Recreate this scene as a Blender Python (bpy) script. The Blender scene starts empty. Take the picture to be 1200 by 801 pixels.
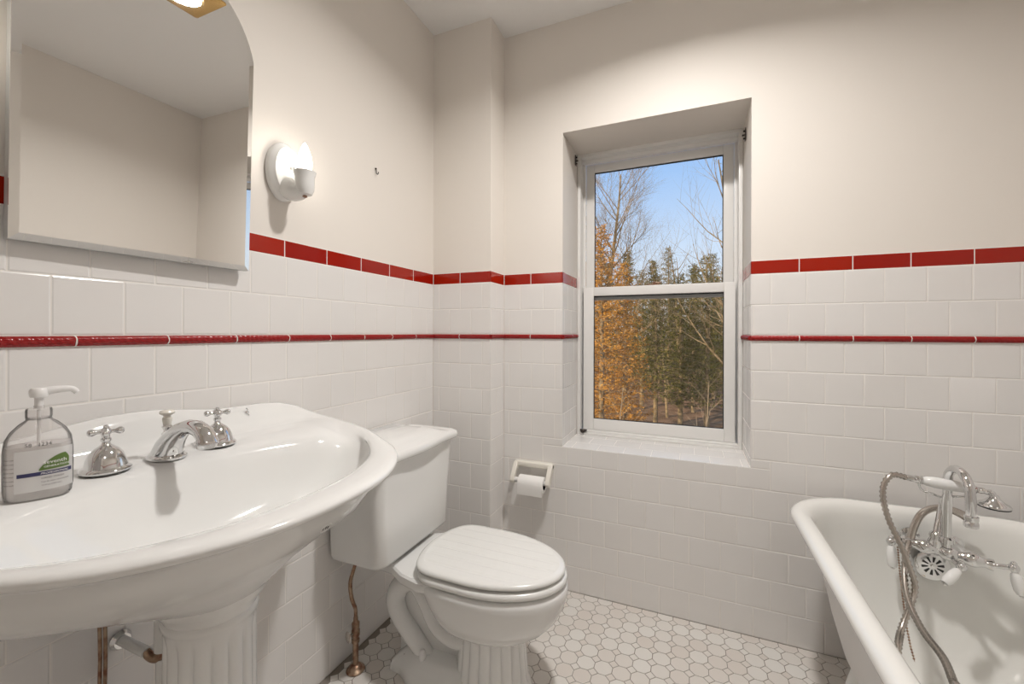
import bpy, bmesh, math, random
from mathutils import Vector, Matrix, noise
sc = bpy.context.scene
COL = sc.collection
PI = math.pi
rnd = random.Random(7)

# ------------------------------------------------------------------ camera
F_PX, YAW, ROLL = 492.17, -0.40011, 0.00256
CAM = Vector((1.0848, 0.0, 1.1217)); HOR = 389.3
FW = Vector((math.sin(YAW), math.cos(YAW), 0)); _r = Vector((math.cos(YAW), -math.sin(YAW), 0)); _u = Vector((0, 0, 1))
RT = _r*math.cos(ROLL) + _u*math.sin(ROLL); UP = _u*math.cos(ROLL) - _r*math.sin(ROLL)
cam_d = bpy.data.cameras.new('camera'); cam = bpy.data.objects.new('camera', cam_d); COL.objects.link(cam)
cam_d.sensor_width = 36; cam_d.lens = 36*F_PX/1200; cam_d.shift_y = -(400.5-HOR)/1200; cam_d.clip_start = 0.02
m3 = Matrix((RT, UP, -FW)).transposed(); cam.matrix_world = Matrix.Translation(CAM) @ m3.to_4x4()
sc.camera = cam
def at(px, py, **k):
    """point of the room seen at a measured position of the photograph, on the plane x=, y= or z="""
    d = FW + RT*((px-600)/F_PX) + UP*((HOR-py)/F_PX)
    ax, v = list(k.items())[0]; i = 'xyz'.index(ax)
    return CAM + d*((v-CAM[i])/d[i])

# ------------------------------------------------------------------ materials
def mat(name, col, rough=.4, metal=0, spec=.5, coat=0, **k):
    m = bpy.data.materials.new(name); m.use_nodes = True
    b = m.node_tree.nodes['Principled BSDF']
    b.inputs['Base Color'].default_value = (*col, 1); b.inputs['Roughness'].default_value = rough
    b.inputs['Metallic'].default_value = metal; b.inputs['Specular IOR Level'].default_value = spec
    b.inputs['Coat Weight'].default_value = coat; b.inputs['Coat Roughness'].default_value = .05
    if 'emit' in k:
        b.inputs['Emission Color'].default_value = (*k['emit'], 1); b.inputs['Emission Strength'].default_value = k['es']
    return m
def N(m, t, **k):
    n = m.node_tree.nodes.new(t)
    for a, v in k.items(): setattr(n, a, v)
    return n
def L(m, a, b): m.node_tree.links.new(a, b)
def bsdf(m): return m.node_tree.nodes['Principled BSDF']
def add_bump(m, scale, strength, dist=.002, detail=2, coord='Object'):
    tc = N(m, 'ShaderNodeTexCoord'); no = N(m, 'ShaderNodeTexNoise'); bp = N(m, 'ShaderNodeBump')
    no.inputs['Scale'].default_value = scale; no.inputs['Detail'].default_value = detail
    bp.inputs['Strength'].default_value = strength; bp.inputs['Distance'].default_value = dist
    L(m, tc.outputs[coord], no.inputs['Vector']); L(m, no.outputs['Fac'], bp.inputs['Height']); L(m, bp.outputs['Normal'], bsdf(m).inputs['Normal'])
def island_tint(m, c0, c1):
    g = N(m, 'ShaderNodeNewGeometry'); r = N(m, 'ShaderNodeMix', data_type='RGBA')
    r.inputs[6].default_value = (*c0, 1); r.inputs[7].default_value = (*c1, 1)
    L(m, g.outputs['Random Per Island'], r.inputs[0]); L(m, r.outputs[2], bsdf(m).inputs['Base Color'])
def noise_tint(m, c0, c1, scale, lo=.35, hi=.65, detail=4):
    tc = N(m, 'ShaderNodeTexCoord'); no = N(m, 'ShaderNodeTexNoise'); rp = N(m, 'ShaderNodeValToRGB')
    no.inputs['Scale'].default_value = scale; no.inputs['Detail'].default_value = detail
    rp.color_ramp.elements[0].position = lo; rp.color_ramp.elements[0].color = (*c0, 1)
    rp.color_ramp.elements[1].position = hi; rp.color_ramp.elements[1].color = (*c1, 1)
    L(m, tc.outputs['Object'], no.inputs['Vector']); L(m, no.outputs['Fac'], rp.inputs['Fac']); L(m, rp.outputs['Color'], bsdf(m).inputs['Base Color'])

M = {}
M['paint'] = mat('wall_paint', (.80, .755, .70), .55, spec=.35); add_bump(M['paint'], 90, .05)
M['ceiling'] = mat('ceiling_paint', (.88, .875, .865), .7, spec=.2)
M['tile'] = mat('white_wall_tile', (.74, .73, .71), .16, spec=.5); island_tint(M['tile'], (.79, .77, .75), (.80, .785, .77)); add_bump(M['tile'], 14, .08, .0015)
M['grout'] = mat('wall_grout', (.86, .83, .79), .9, spec=.2)
M['groutd'] = mat('floor_grout', (.27, .24, .21), .95, spec=.1)
M['mosaic'] = mat('floor_tile', (.66, .62, .57), .3, spec=.4); island_tint(M['mosaic'], (.68, .63, .585), (.74, .72, .685))
M['red'] = mat('red_glazed_tile', (.36, .022, .012), .14, spec=.35); island_tint(M['red'], (.30, .008, .003), (.36, .016, .004)); add_bump(M['red'], 20, .1)
M['red2'] = mat('dark_red_glaze', (.29, .010, .010), .2, spec=.4)
M['porcelain'] = mat('white_porcelain', (.80, .80, .785), .09, spec=.5)
M['seat'] = mat('white_enamel_wood', (.80, .80, .78), .2, spec=.5)
M['enamel'] = mat('tub_enamel', (.77, .765, .735), .14, spec=.5)
M['tub_out'] = mat('tub_outside_paint', (.72, .71, .70), .35)
M['chrome'] = mat('chrome', (.72, .72, .72), .07, metal=1)
M['nickel'] = mat('brushed_hose_metal', (.50, .46, .42), .25, metal=1)
M['brown'] = mat('aged_copper', (.32, .20, .13), .38, metal=.8); noise_tint(M['brown'], (.22, .11, .07), (.42, .31, .22), 60)
M['brass'] = mat('brass', (.83, .56, .22), .25, metal=.9)
M['vinyl'] = mat('white_vinyl', (.82, .81, .79), .3)
M['gasket'] = mat('black_gasket', (.03, .03, .03), .6)
M['dark'] = mat('dark_metal', (.06, .05, .045), .4, metal=.6)
M['mirror'] = mat('mirror_glass', (.90, .90, .89), .01, metal=1)
M['mirror_back'] = mat('mirror_backing', (.45, .45, .44), .5)
M['paper'] = mat('tissue_paper', (.86, .85, .83), .9, spec=.1); add_bump(M['paper'], 300, .2, .0005)
M['cream'] = mat('cream_ceramic', (.80, .77, .70), .2)
M['bulb'] = mat('bulb_glow', (1, 1, 1), .3, emit=(1, .93, .82), es=14)
M['lens'] = mat('lamp_glow', (1, 1, 1), .3, emit=(1, .95, .88), es=20)
M['door'] = mat('door_paint', (.72, .68, .62), .4)
M['plastic'] = mat('white_plastic', (.82, .81, .80), .3)
M['green'] = mat('label_green', (.10, .17, .035), .5)
M['navy'] = mat('label_navy', (.03, .03, .10), .5)
M['ink'] = mat('print_grey', (.07, .065, .065), .6)
M['wprint'] = mat('print_white', (.85, .85, .82), .6)
M['rubber'] = mat('black_rubber', (.02, .02, .02), .6)
M['soap'] = mat('clear_soap', (.80, .76, .74), .25)
# clear plastic / glass as a plain mix of see-through and gloss
def clearmat(name, tint, g=.12, body=0, bodycol=(.8, .8, .8)):
    m = bpy.data.materials.new(name); m.use_nodes = True; nt = m.node_tree; nt.nodes.clear()
    o = N(m, 'ShaderNodeOutputMaterial'); t = N(m, 'ShaderNodeBsdfTransparent'); gl = N(m, 'ShaderNodeBsdfGlossy'); fr = N(m, 'ShaderNodeFresnel'); mx = N(m, 'ShaderNodeMixShader')
    t.inputs['Color'].default_value = (*tint, 1); gl.inputs['Roughness'].default_value = .03; fr.inputs['IOR'].default_value = 1.0+g*4
    base = t.outputs[0]
    if body:
        d = N(m, 'ShaderNodeBsdfDiffuse'); d.inputs['Color'].default_value = (*bodycol, 1); m2 = N(m, 'ShaderNodeMixShader'); m2.inputs[0].default_value = body
        L(m, t.outputs[0], m2.inputs[1]); L(m, d.outputs[0], m2.inputs[2]); base = m2.outputs[0]
    L(m, fr.outputs[0], mx.inputs[0]); L(m, base, mx.inputs[1]); L(m, gl.outputs[0], mx.inputs[2]); L(m, mx.outputs[0], o.inputs['Surface'])
    return m
M['glass'] = clearmat('window_glass', (.97, .98, .98), .11)
M['bottle'] = clearmat('bottle_plastic', (.99, .98, .98), .06, .20, (.95, .94, .92))
M['liquid'] = clearmat('hand_soap', (.99, .97, .96), .04, .5, (.96, .93, .91))
# outdoors
M['bark'] = mat('grey_bark', (.16, .115, .075), .9, spec=.1); noise_tint(M['bark'], (.16, .115, .065), (.36, .26, .15), 5)
M['barkl'] = mat('pale_bark', (.34, .25, .16), .9, spec=.1)
M['hemlock'] = mat('evergreen_needles', (.045, .055, .015), .7, spec=.15); island_tint(M['hemlock'], (.055, .058, .014), (.24, .20, .055))
M['beech'] = mat('russet_leaves', (.5, .2, .04), .7, spec=.15); island_tint(M['beech'], (.36, .145, .022), (.62, .32, .07))  # orange reflection on the window glass, put into the leaf colour
M['earth'] = mat('leaf_litter', (.25, .15, .08), 1, spec=.05); noise_tint(M['earth'], (.13, .075, .04), (.38, .22, .12), 1.3, .3, .7, 8)

# ------------------------------------------------------------------ mesh helpers
class MB:
    def __init__(s): s.v = []; s.f = []
    def add(s, vs, fs, mt=None):
        o = len(s.v); s.v += [tuple(mt @ Vector(v)) if mt else tuple(v) for v in vs]; s.f += [tuple(i+o for i in f) for f in fs]; return s
    def box(s, a, b, bev=0, mt=None):
        a = Vector(a); b = Vector(b); lo = Vector([min(a[i], b[i]) for i in range(3)]); hi = Vector([max(a[i], b[i]) for i in range(3)])
        if bev <= 0:
            vs = [(x, y, z) for x in (lo.x, hi.x) for y in (lo.y, hi.y) for z in (lo.z, hi.z)]
            return s.add(vs, [(0, 1, 3, 2), (4, 6, 7, 5), (0, 4, 5, 1), (2, 3, 7, 6), (0, 2, 6, 4), (1, 5, 7, 3)], mt)
        bm = bmesh.new(); bmesh.ops.create_cube(bm, size=1)
        for v in bm.verts: v.co = Vector([lo[i]+(v.co[i]+.5)*(hi[i]-lo[i]) for i in range(3)])
        bmesh.ops.bevel(bm, geom=bm.edges[:], offset=bev, segments=3, profile=.5, affect='EDGES', clamp_overlap=True)
        return s.bm(bm, mt)
    def bm(s, bm, mt=None):
        bm.verts.index_update(); s.add([v.co.copy() for v in bm.verts], [[v.index for v in f.verts] for f in bm.faces], mt); bm.free(); return s
    def loft(s, rings, cap0=True, cap1=True, closed=True, mt=None):
        n = len(rings[0]); vs = [p for r in rings for p in r]; fs = []
        for i in range(len(rings)-1):
            for j in range(n if closed else n-1):
                k = (j+1) % n; fs.append((i*n+j, i*n+k, (i+1)*n+k, (i+1)*n+j))
        if cap0: fs.append(tuple(range(n))[::-1])
        if cap1: fs.append(tuple((len(rings)-1)*n+j for j in range(n)))
        return s.add(vs, fs, mt)
    def lathe(s, prof, origin=(0, 0, 0), axis=(0, 0, 1), seg=32, sx=1, sy=1, xdir=None):
        ax = Vector(axis).normalized(); x = Vector(xdir) if xdir else ax.orthogonal(); x = (x-ax*x.dot(ax)).normalized(); y = ax.cross(x); o = Vector(origin)
        rings = [[o+ax*h+x*(r*math.cos(2*PI*j/seg)*sx)+y*(r*math.sin(2*PI*j/seg)*sy) for j in range(seg)] for r, h in prof]
        return s.loft(rings)
    def tube(s, pts, rad, seg=12, smooth=True, sub=6, cap=True, ridge=0):
        pts = [Vector(p) for p in pts]; n = len(pts); rads = rad if isinstance(rad, (list, tuple)) else [rad]*n
        if smooth and n > 2:
            P, R = [], []
            for i in range(n-1):
                p0 = pts[max(i-1, 0)]; p1 = pts[i]; p2 = pts[i+1]; p3 = pts[min(i+2, n-1)]
                for k in range(sub):
                    t = k/sub; P.append(.5*((2*p1)+(p2-p0)*t+(2*p0-5*p1+4*p2-p3)*t*t+(3*p1-p0-3*p2+p3)*t**3)); R.append(rads[i]*(1-t)+rads[i+1]*t)
            P.append(pts[-1]); R.append(rads[-1]); pts, rads = P, R
        if ridge:   # corrugated hose: resample and ripple the radius
            Q, R = [], []; acc = 0
            for i in range(len(pts)-1):
                ln = (pts[i+1]-pts[i]).length; t = 0
                while acc <= ln:
                    Q.append(pts[i].lerp(pts[i+1], acc/ln if ln else 0)); R.append(rads[i]); acc += ridge/2
                acc -= ln
            R = [r*(1.0 if k % 2 else .68) for k, r in enumerate(R)]; pts, rads = Q, R
        rings = []; t0 = (pts[1]-pts[0]).normalized(); nx = t0.orthogonal().normalized()
        for i, p in enumerate(pts):
            a = pts[max(i-1, 0)]; b = pts[min(i+1, len(pts)-1)]; t = (b-a).normalized()
            nx = (nx-t*nx.dot(t)); nx = nx.normalized() if nx.length > 1e-6 else t.orthogonal().normalized(); ny = t.cross(nx)
            rings.append([p+(nx*math.cos(2*PI*j/seg)+ny*math.sin(2*PI*j/seg))*rads[i] for j in range(seg)])
        return s.loft(rings, cap, cap)
    def ball(s, c, r, sx=1, sy=1, sz=1, seg=16):
        c = Vector(c); k = max(6, seg//2)
        prof = [(math.sin(PI*i/k)*r, -math.cos(PI*i/k)*r) for i in range(k+1)]; prof[0] = (r*.02, -r); prof[-1] = (r*.02, r)
        rings = [[c+Vector((a*math.cos(2*PI*j/seg)*sx, a*math.sin(2*PI*j/seg)*sy, h*sz)) for j in range(seg)] for a, h in prof]
        return s.loft(rings)
    def build(s, name, material, parent=None, smooth=True, ang=40, loc=None):
        me = bpy.data.meshes.new(name); base = Vector((0, 0, 0))
        p = parent
        while p is not None: base += p.location; p = p.parent
        if loc is not None: base += Vector(loc)
        me.from_pydata([tuple(Vector(v)-base) for v in s.v], [], s.f)
        bm = bmesh.new(); bm.from_mesh(me); bmesh.ops.recalc_face_normals(bm, faces=bm.faces[:]); bm.to_mesh(me); bm.free()
        for m in (material if isinstance(material, list) else [material]): me.materials.append(m)
        if smooth:
            me.polygons.foreach_set('use_smooth', [True]*len(me.polygons)); me.set_sharp_from_angle(angle=math.radians(ang))
        o = bpy.data.objects.new(name, me); COL.objects.link(o); o.parent = parent
        if loc is not None: o.location = loc
        return o
def thing(name, label, cat, loc, group=None):
    o = bpy.data.objects.new(name, None); COL.objects.link(o); o.location = loc; o['label'] = label; o['category'] = cat; o.empty_display_size = .05
    if group: o['group'] = group
    return o
def tag(o, label, cat, group=None, kind=None):
    o['label'] = label; o['category'] = cat
    if group: o['group'] = group
    if kind: o['kind'] = kind
    return o
def struct(o): o['kind'] = 'structure'; return o
def subd(o, n=1):
    m = o.modifiers.new('s', 'SUBSURF'); m.levels = n; m.render_levels = n; return o
def spline_closed(ctrl, n):
    """periodic Catmull-Rom through ctrl, n samples"""
    c = [Vector(p) for p in ctrl]; k = len(c); out = []
    for i in range(n):
        u = i*k/n; a = int(u); t = u-a; p0, p1, p2, p3 = c[(a-1) % k], c[a % k], c[(a+1) % k], c[(a+2) % k]
        out.append(.5*((2*p1)+(p2-p0)*t+(2*p0-5*p1+4*p2-p3)*t*t+(3*p1-p0-3*p2+p3)*t**3))
    return out

# ------------------------------------------------------------------ room
YW, YF, XC, HC, XR, YB = 1.7785, 1.6362, .2926, 2.485, 2.32, -1.05
WL, WR, WB, WT, YO = .5733, 1.2930, .6231, 1.9956, 2.06
ZRT, ZRB, ZBT, ZBB = 1.1138, 1.0921, 1.3889, 1.3375
RED, GR = .1545, .1092
g = .0016    # paint / grout plane sits this far behind the tile faces
struct(MB().box((-.12, YB-.12, 0), (-g, YW+.35, HC)).build('wall_left', M['paint'], smooth=False))
MB_ = MB(); MB_.box((-g, YF+g, 0), (XC-g, YW+.2, HC)); struct(MB_.build('wall_chase', M['paint'], smooth=False))
w = MB(); w.box((XC-g, YW+g, 0), (WL-g, YO+.12, HC)); w.box((WR+g, YW+g, 0), (XR+.12, YO+.12, HC))
w.box((WL-g, YW+g, 0), (WR+g, YO+.12, WB-g)); w.box((WL-g, YW+g, WT), (WR+g, YO+.12, HC))
wall_far = struct(w.build('wall_far', M['paint'], smooth=False))
struct(MB().box((XR+g, YB-.12, 0), (XR+.12, YW+.002, HC)).build('wall_right', M['paint'], smooth=False))
w = MB(); w.box((-g, YB-.12, 0), (.55, YB-g, HC)); w.box((1.36, YB-.12, 0), (XR, YB-g, HC)); w.box((.55, YB-.12, 2.04), (1.36, YB-g, HC))
struct(w.build('wall_back', M['paint'], smooth=False))
struct(MB().box((-.12, YB-.12, HC), (XR+.12, YO+.12, HC+.1)).build('ceiling', M['ceiling'], smooth=False))
floor = struct(MB().box((-.12, YB-.12, -.1), (XR+.12, YW+.1, -.0012)).build('floor', M['groutd'], smooth=False))
# back door (behind the camera)
d = struct(MB().box((.56, YB-.08, .005), (1.35, YB-.04, 2.03), .003).build('door_1', M['door']))
for zz0, zz1 in ((.2, .95), (1.1, 1.85)):
    for xx in (.65, 1.0): MB().box((xx, YB-.042, zz0), (xx+.27, YB-.03, zz1), .008).build('door_panel', M['door'], d)
MB().ball((1.28, YB+.01, 1.0), .027).lathe([(.02, 0), (.012, .01), (.012, .05)], (1.28, YB-.04, 1), (0, 1, 0)).build('door_knob', M['chrome'], d)
w = MB(); w.box((.47, YB, 0), (.56, YB+.018, 2.04), .004); w.box((1.35, YB, 0), (1.44, YB+.018, 2.04), .004); w.box((.47, YB, 2.04), (1.44, YB+.018, 2.13), .004)
struct(w.build('trim_3', M['door']))

# wall tiles -------------------------------------------------------
def tile_quad(mb, O, U, V, Nn, u0, u1, v0, v1, gap=.0011, t=.0016, bev=.0022, jit=.00012):
    u0 += gap; u1 -= gap; v0 += gap; v1 -= gap
    if u1-u0 < .004 or v1-v0 < .004: return
    b = min(bev, (u1-u0)/3, (v1-v0)/3)
    P = lambda u, v, h: O+U*u+V*v+Nn*h
    base = [P(u0, v0, -t), P(u1, v0, -t), P(u1, v1, -t), P(u0, v1, -t)]
    mid = [P(u0, v0, -t*.5), P(u1, v0, -t*.5), P(u1, v1, -t*.5), P(u0, v1, -t*.5)]
    a, c, e = [rnd.uniform(-jit, jit) for _ in range(3)]
    top = [P(u0+b, v0+b, a), P(u1-b, v0+b, c), P(u1-b, v1-b, e), P(u0+b, v1-b, a+e-c)]
    mb.loft([base, mid, top], cap0=False)
def field(mb, O, U, V, Nn, u0, u1, rows, off, hole=None, pitch=GR):
    for i, (v0, v1) in enumerate(rows):
        s = off+(pitch/2 if i % 2 else 0); k0 = math.floor((u0-s)/pitch)
        k = k0
        while s+k*pitch < u1:
            a = max(u0, s+k*pitch); b = min(u1, s+(k+1)*pitch); k += 1
            if b-a < .004: continue
            parts = [(a, b, v0, v1)]
            if hole:
                ha, hb, hv0, hv1 = hole
                if a < hb and b > ha and v0 < hv1 and v1 > hv0:
                    parts = []
                    if v0 < hv0-.004: parts.append((a, b, v0, hv0))
                    lo = max(v0, hv0)
                    if a < ha-.004: parts.append((a, min(b, ha), lo, v1))
                    if b > hb+.004: parts.append((max(a, hb), b, lo, v1))
            for q in parts: tile_quad(mb, O, U, V, Nn, *q)
rows_hi = [(ZBB-(ZBB-ZRT)/2, ZBB), (ZRT, ZBB-(ZBB-ZRT)/2)]
rows_lo = [(ZRB-(i+1)*GR, ZRB-i*GR) for i in range(10)]; rows_lo[-1] = (0.0, rows_lo[-1][1])
X, Y, Z = Vector((1, 0, 0)), Vector((0, 1, 0)), Vector((0, 0, 1))
allrows = rows_hi+rows_lo
wl_ = bpy.data.objects['wall_left']
mb = MB(); field(mb, Vector((0, 0, 0)), Y, Z, X, YB, YF, allrows, .437); mb.build('wall_tiles', M['tile'], wl_, ang=15)
mb = MB(); field(mb, Vector((0, YF, 0)), X, Z, -Y, 0, XC, allrows, .033); field(mb, Vector((XC, 0, 0)), Y, Z, X, YF, YW, allrows, YF+.06)
mb.build('wall_tiles', M['tile'], bpy.data.objects['wall_chase'], ang=15)
mb = MB(); field(mb, Vector((0, YW, 0)), X, Z, -Y, XC, XR, allrows, 1.467, hole=(WL, WR, WB, WT))
for O, U, nn in ((Vector((WL, 0, 0)), Y, X), (Vector((WR, 0, 0)), Y, -X)):
    rj = [(max(a, WB), b) for a, b in allrows if b > WB+.004]
    field(mb, O, U, Z, nn, YW, YO-.03, rj, YW+.085)
mb.build('wall_tiles', M['tile'], wall_far, ang=15)
mb = MB(); field(mb, Vector((0, 0, WB)), X, Y, Z, WL, WR, [(YW, YW+.10), (YW+.10, YW+.205), (YW+.205, YO)], WL+.04)
mb.build('sill_tiles', M['tile'], wall_far, ang=15)
mb = MB(); field(mb, Vector((XR, 0, 0)), Y, Z, -X, YB, YW, allrows, .1); mb.build('wall_tiles', M['tile'], bpy.data.objects['wall_right'], ang=15)
mb = MB()
for a, b in ((0, .47), (1.44, XR)): field(mb, Vector((0, YB, 0)), X, Z, Y, a, b, allrows, .03)
mb.build('wall_tiles', M['tile'], bpy.data.objects['wall_back'], ang=15)
# grout behind the tiles: a thin bed on each wall
def bed(parent, boxes):
    m_ = MB()
    for a, b in boxes: m_.box(a, b)
    m_.build('grout_bed', M['grout'], parent, smooth=False)
e = .0009
bed(wl_, [((-g, YB, 0), (-e, YF, ZBT+.002))])
bed(bpy.data.objects['wall_chase'], [((0, YF+e, 0), (XC-e, YF+g, ZBT+.002)), ((XC-g, YF+e, 0), (XC-e, YW, ZBT+.002))])
bed(wall_far, [((XC, YW+e, 0), (WL-e, YW+g, ZBT+.002)), ((WR+e, YW+e, 0), (XR, YW+g, ZBT+.002)), ((WL-e, YW+e, 0), (WR+e, YW+g, WB-e)),
    ((WL-g, YW+e, WB-e), (WL-e, YO-.03, ZBT+.002)), ((WR+e, YW+e, WB-e), (WR+g, YO-.03, ZBT+.002)), ((WL-e, YW+e, WB-g), (WR+e, YO, WB-e))])
bed(bpy.data.objects['wall_right'], [((XR+e, YB, 0), (XR+g, YW, ZBT+.002))])
bed(bpy.data.objects['wall_back'], [((0, YB-g, 0), (.47, YB-e, ZBT+.002)), ((1.44, YB-g, 0), (XR, YB-e, ZBT+.002))])

# red tile band (trim_1) and red rope liner (trim_2)
def run_segments(c0, u0, u1):
    js = [u0]; k = math.ceil((u0-c0)/RED)
    while c0+k*RED < u1-.006:
        if c0+k*RED > u0+.006: js.append(c0+k*RED)
        k += 1
    js.append(u1); return list(zip(js[:-1], js[1:]))
runs = [(Vector((0, 0, 0)), Y, X, YB, YF, YF-.1396), (Vector((0, YF, 0)), X, -Y, 0, XC, .14), (Vector((XC, 0, 0)), Y, X, YF, YW, YF),
        (Vector((0, YW, 0)), X, -Y, XC, WL, .424), (Vector((WL, 0, 0)), Y, X, YW, YO-.03, YW+RED), (Vector((0, YW, 0)), X, -Y, WR, XR, 1.4444),
        (Vector((WR, 0, 0)), Y, -X, YW, YO-.03, YW+RED), (Vector((XR, 0, 0)), Y, -X, YB, YW, 0), (Vector((0, YB, 0)), X, Y, 0, .47, 0), (Vector((0, YB, 0)), X, Y, 1.44, XR, 0)]
mb = MB(); mr = MB(); mg = MB()
for O, U, nn, u0, u1, c0 in runs:
    for a, b in run_segments(c0-(.011 if O.length == 0 and U == Y else 0), u0, u1):
        tile_quad(mb, O, U, Z, nn, a, b, ZBB+.001, ZBT-.0005, gap=.0014, t=.0016, bev=.002)
    for a, b in run_segments(c0, u0, u1)[:-1]:    # pale joints between the rope pieces
        mg.loft([[O+U*(b+du)+Z*((ZRT+ZRB)/2-math.cos(PI*j/8)*.0099)+nn*(math.sin(PI*j/8)*.0090-.001) for j in range(9)] for du in (-.0011, .0011)])
    for a, b in run_segments(c0, u0, u1):     # rope profile: half round with slanted twist
        a += .0013; b -= .0013; n = max(2, int((b-a)/.0028)); rings = []
        for i in range(n+1):
            u = a+(b-a)*i/n; ring = []
            for j in range(9):
                th = PI*j/8; z = (ZRT+ZRB)/2-math.cos(th)*(.0098)
                h = math.sin(th)*.0085+(.0017*math.sin(2*PI*(u/.0125+th*.55)) if 0 < j < 8 else 0)
                ring.append(O+U*u+Z*z+nn*(h-.001))
            rings.append(ring)
        mr.loft(rings, True, True, closed=False)
struct(mb.build('trim_1', M['red'], ang=15)); tr2 = struct(mr.build('trim_2', M['red2'], ang=60)); mg.build('joint_grout', M['grout'], tr2)

# floor mosaic: octagons with square dots between
mb = MB(); p = .059; c = p*.2929; gp = .0011
ox, oy = .821-13*p-p, 1.4155
def poly(cx, cy, pts):
    a = [Vector((cx+x, cy+y, -.0012)) for x, y in pts]; b = [Vector((cx+x, cy+y, -.0004)) for x, y in pts]
    t_ = [Vector((cx+x*.965, cy+y*.965, .0)) for x, y in pts]; mb.loft([a, b, t_], cap0=False)
h = p/2-gp; q = p/2-c-gp*.4
octp = [(h, -q), (h, q), (q, h), (-q, h), (-h, q), (-h, -q), (-q, -h), (q, -h)]
dd = c-gp*1.5; dot = [(dd, 0), (0, dd), (-dd, 0), (0, -dd)]
for i in range(-2, 40):
    for j in range(-46, 10):
        x = ox+i*p; y = oy+j*p
        if x-h > .0 and x+h < XR and y-h > YB and y+h < YW: poly(x, y, octp)
        elif x > -.0 and x < XR+h and y > YB and y < YW+h:   # cut pieces along the walls
            pts = [(min(max(a, -x+.001), XR-x), min(max(b, YB-y), YW-y-.001)) for a, b in octp]
            if max(a for a, b in pts)-min(a for a, b in pts) > .006 and max(b for a, b in pts)-min(b for a, b in pts) > .006: poly(x, y, pts)
        x += p/2; y += p/2
        if .02 < x < XR-.02 and YB+.02 < y < YW-.018: poly(x, y, dot)
mb.build('mosaic_tiles', M['mosaic'], floor, ang=20)

# ------------------------------------------------------------------ window
win = bpy.data.objects.new('window_1', None); COL.objects.link(win); win.location = ((WL+WR)/2, YO, WB); struct(win)
def ringframe(mb, x0, x1, z0, z1, y0, y1, l, r, b, t, bev=.003):
    mb.box((x0, y0, z0), (x0+l, y1, z1), bev); mb.box((x1-r, y0, z0), (x1, y1, z1), bev)
    mb.box((x0+l, y0, z0), (x1-r, y1, z0+b), bev); mb.box((x0+l, y0, z1-t), (x1-r, y1, z1), bev)
mb = MB()
ringframe(mb, WL, WR, WB, WT, YO-.028, YO+.075, .016, .016, .012, .016, .002)           # outer frame lip
mb.box((WL+.016, YO+.036, WB), (WL+.028, YO+.044, WT), .001); mb.box((WR-.028, YO+.036, WB), (WR-.016, YO+.044, WT), .001)
mb.box((WL+.016, YO-.02, WB+.012), (WR-.016, YO+.01, WB+.02), .002)
mb.build('window_frame', M['vinyl'], win)
mb = MB(); mb.box((WL+.016, YO+.010, WT-.034), (WR-.016, YO+.030, WT-.016), .002); mb.build('head_track', M['vinyl'], win)
# upper sash (outer track) and lower sash (inner track)
us = MB(); ringframe(us, WL+.028, WR-.028, 1.285, WT-.03, YO+.044, YO+.070, .042, .042, .035, .042); us = us.build('upper_sash', M['vinyl'], win)
ls = MB(); ringframe(ls, WL+.024, WR-.024, WB+.020, 1.345, YO+.004, YO+.034, .051, .045, .055, .043); ls = ls.build('lower_sash', M['vinyl'], win)
def gasket(par, x0, x1, z0, z1, y):
    q = MB(); ringframe(q, x0, x1, z0, z1, y, y+.004, .0035, .0035, .0035, .0055, 0); q.build('gasket', M['gasket'], par, smooth=False)
gasket(us, WL+.070, WR-.070, 1.32, WT-.072, YO+.050); gasket(ls, WL+.075, WR-.069, WB+.075, 1.302, YO+.012)
MB().box((WL+.066, YO+.056, 1.316), (WR-.066, YO+.060, WT-.068)).build('window_glass', M['glass'], us, smooth=False)
MB().box((WL+.071, YO+.018, WB+.071), (WR-.065, YO+.022, 1.306)).build('window_glass', M['glass'], ls, smooth=False)
q = MB(); q.box((.90, YO+.012, 1.345), (.955, YO+.03, 1.352), .002); q.lathe([(.009, 0), (.009, .008), (.005, .011)], (.928, YO+.022, 1.352)); q.box((.925, YO+.017, 1.354), (.962, YO+.026, 1.360), .002)
q.build('sash_lock', M['brown'], win)
q = MB(); q.box((WL+.017, YO-.034, WB+.018), (WL+.05, YO-.022, WB+.026), .002); q.box((WL+.022, YO-.038, WB+.010), (WL+.038, YO-.026, WB+.022), .002); q.build('sash_stop', M['dark'], win)
# roller-shade brackets at the head of the reveal
def bracket(nm, c, s, label):
    q = MB(); x, y, z = c
    q.box((x, y-.012, z-.024), (x+s*.002, y+.012, z+.024), .0006); q.box((x, y-.006, z-.004), (x+s*.013, y+.006, z-.001), .0006)
    q.lathe([(.0035, 0), (.0035, .006), (.001, .007)], (x+s*.002, y, z+.014), (s, 0, 0), 10); q.lathe([(.0035, 0), (.0035, .006), (.001, .007)], (x+s*.002, y, z-.016), (s, 0, 0), 10)
    tag(q.build(nm, M['dark']), label, 'shade bracket', 'shade brackets at the window head')
bracket('shade_bracket', (WL+.0002, 1.995, 1.955), 1, 'small dark metal shade bracket at the left top corner of the window recess')
bracket('shade_bracket', (WR-.0002, 1.945, 1.93), -1, 'small dark metal shade bracket at the right top corner of the window recess')

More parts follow.
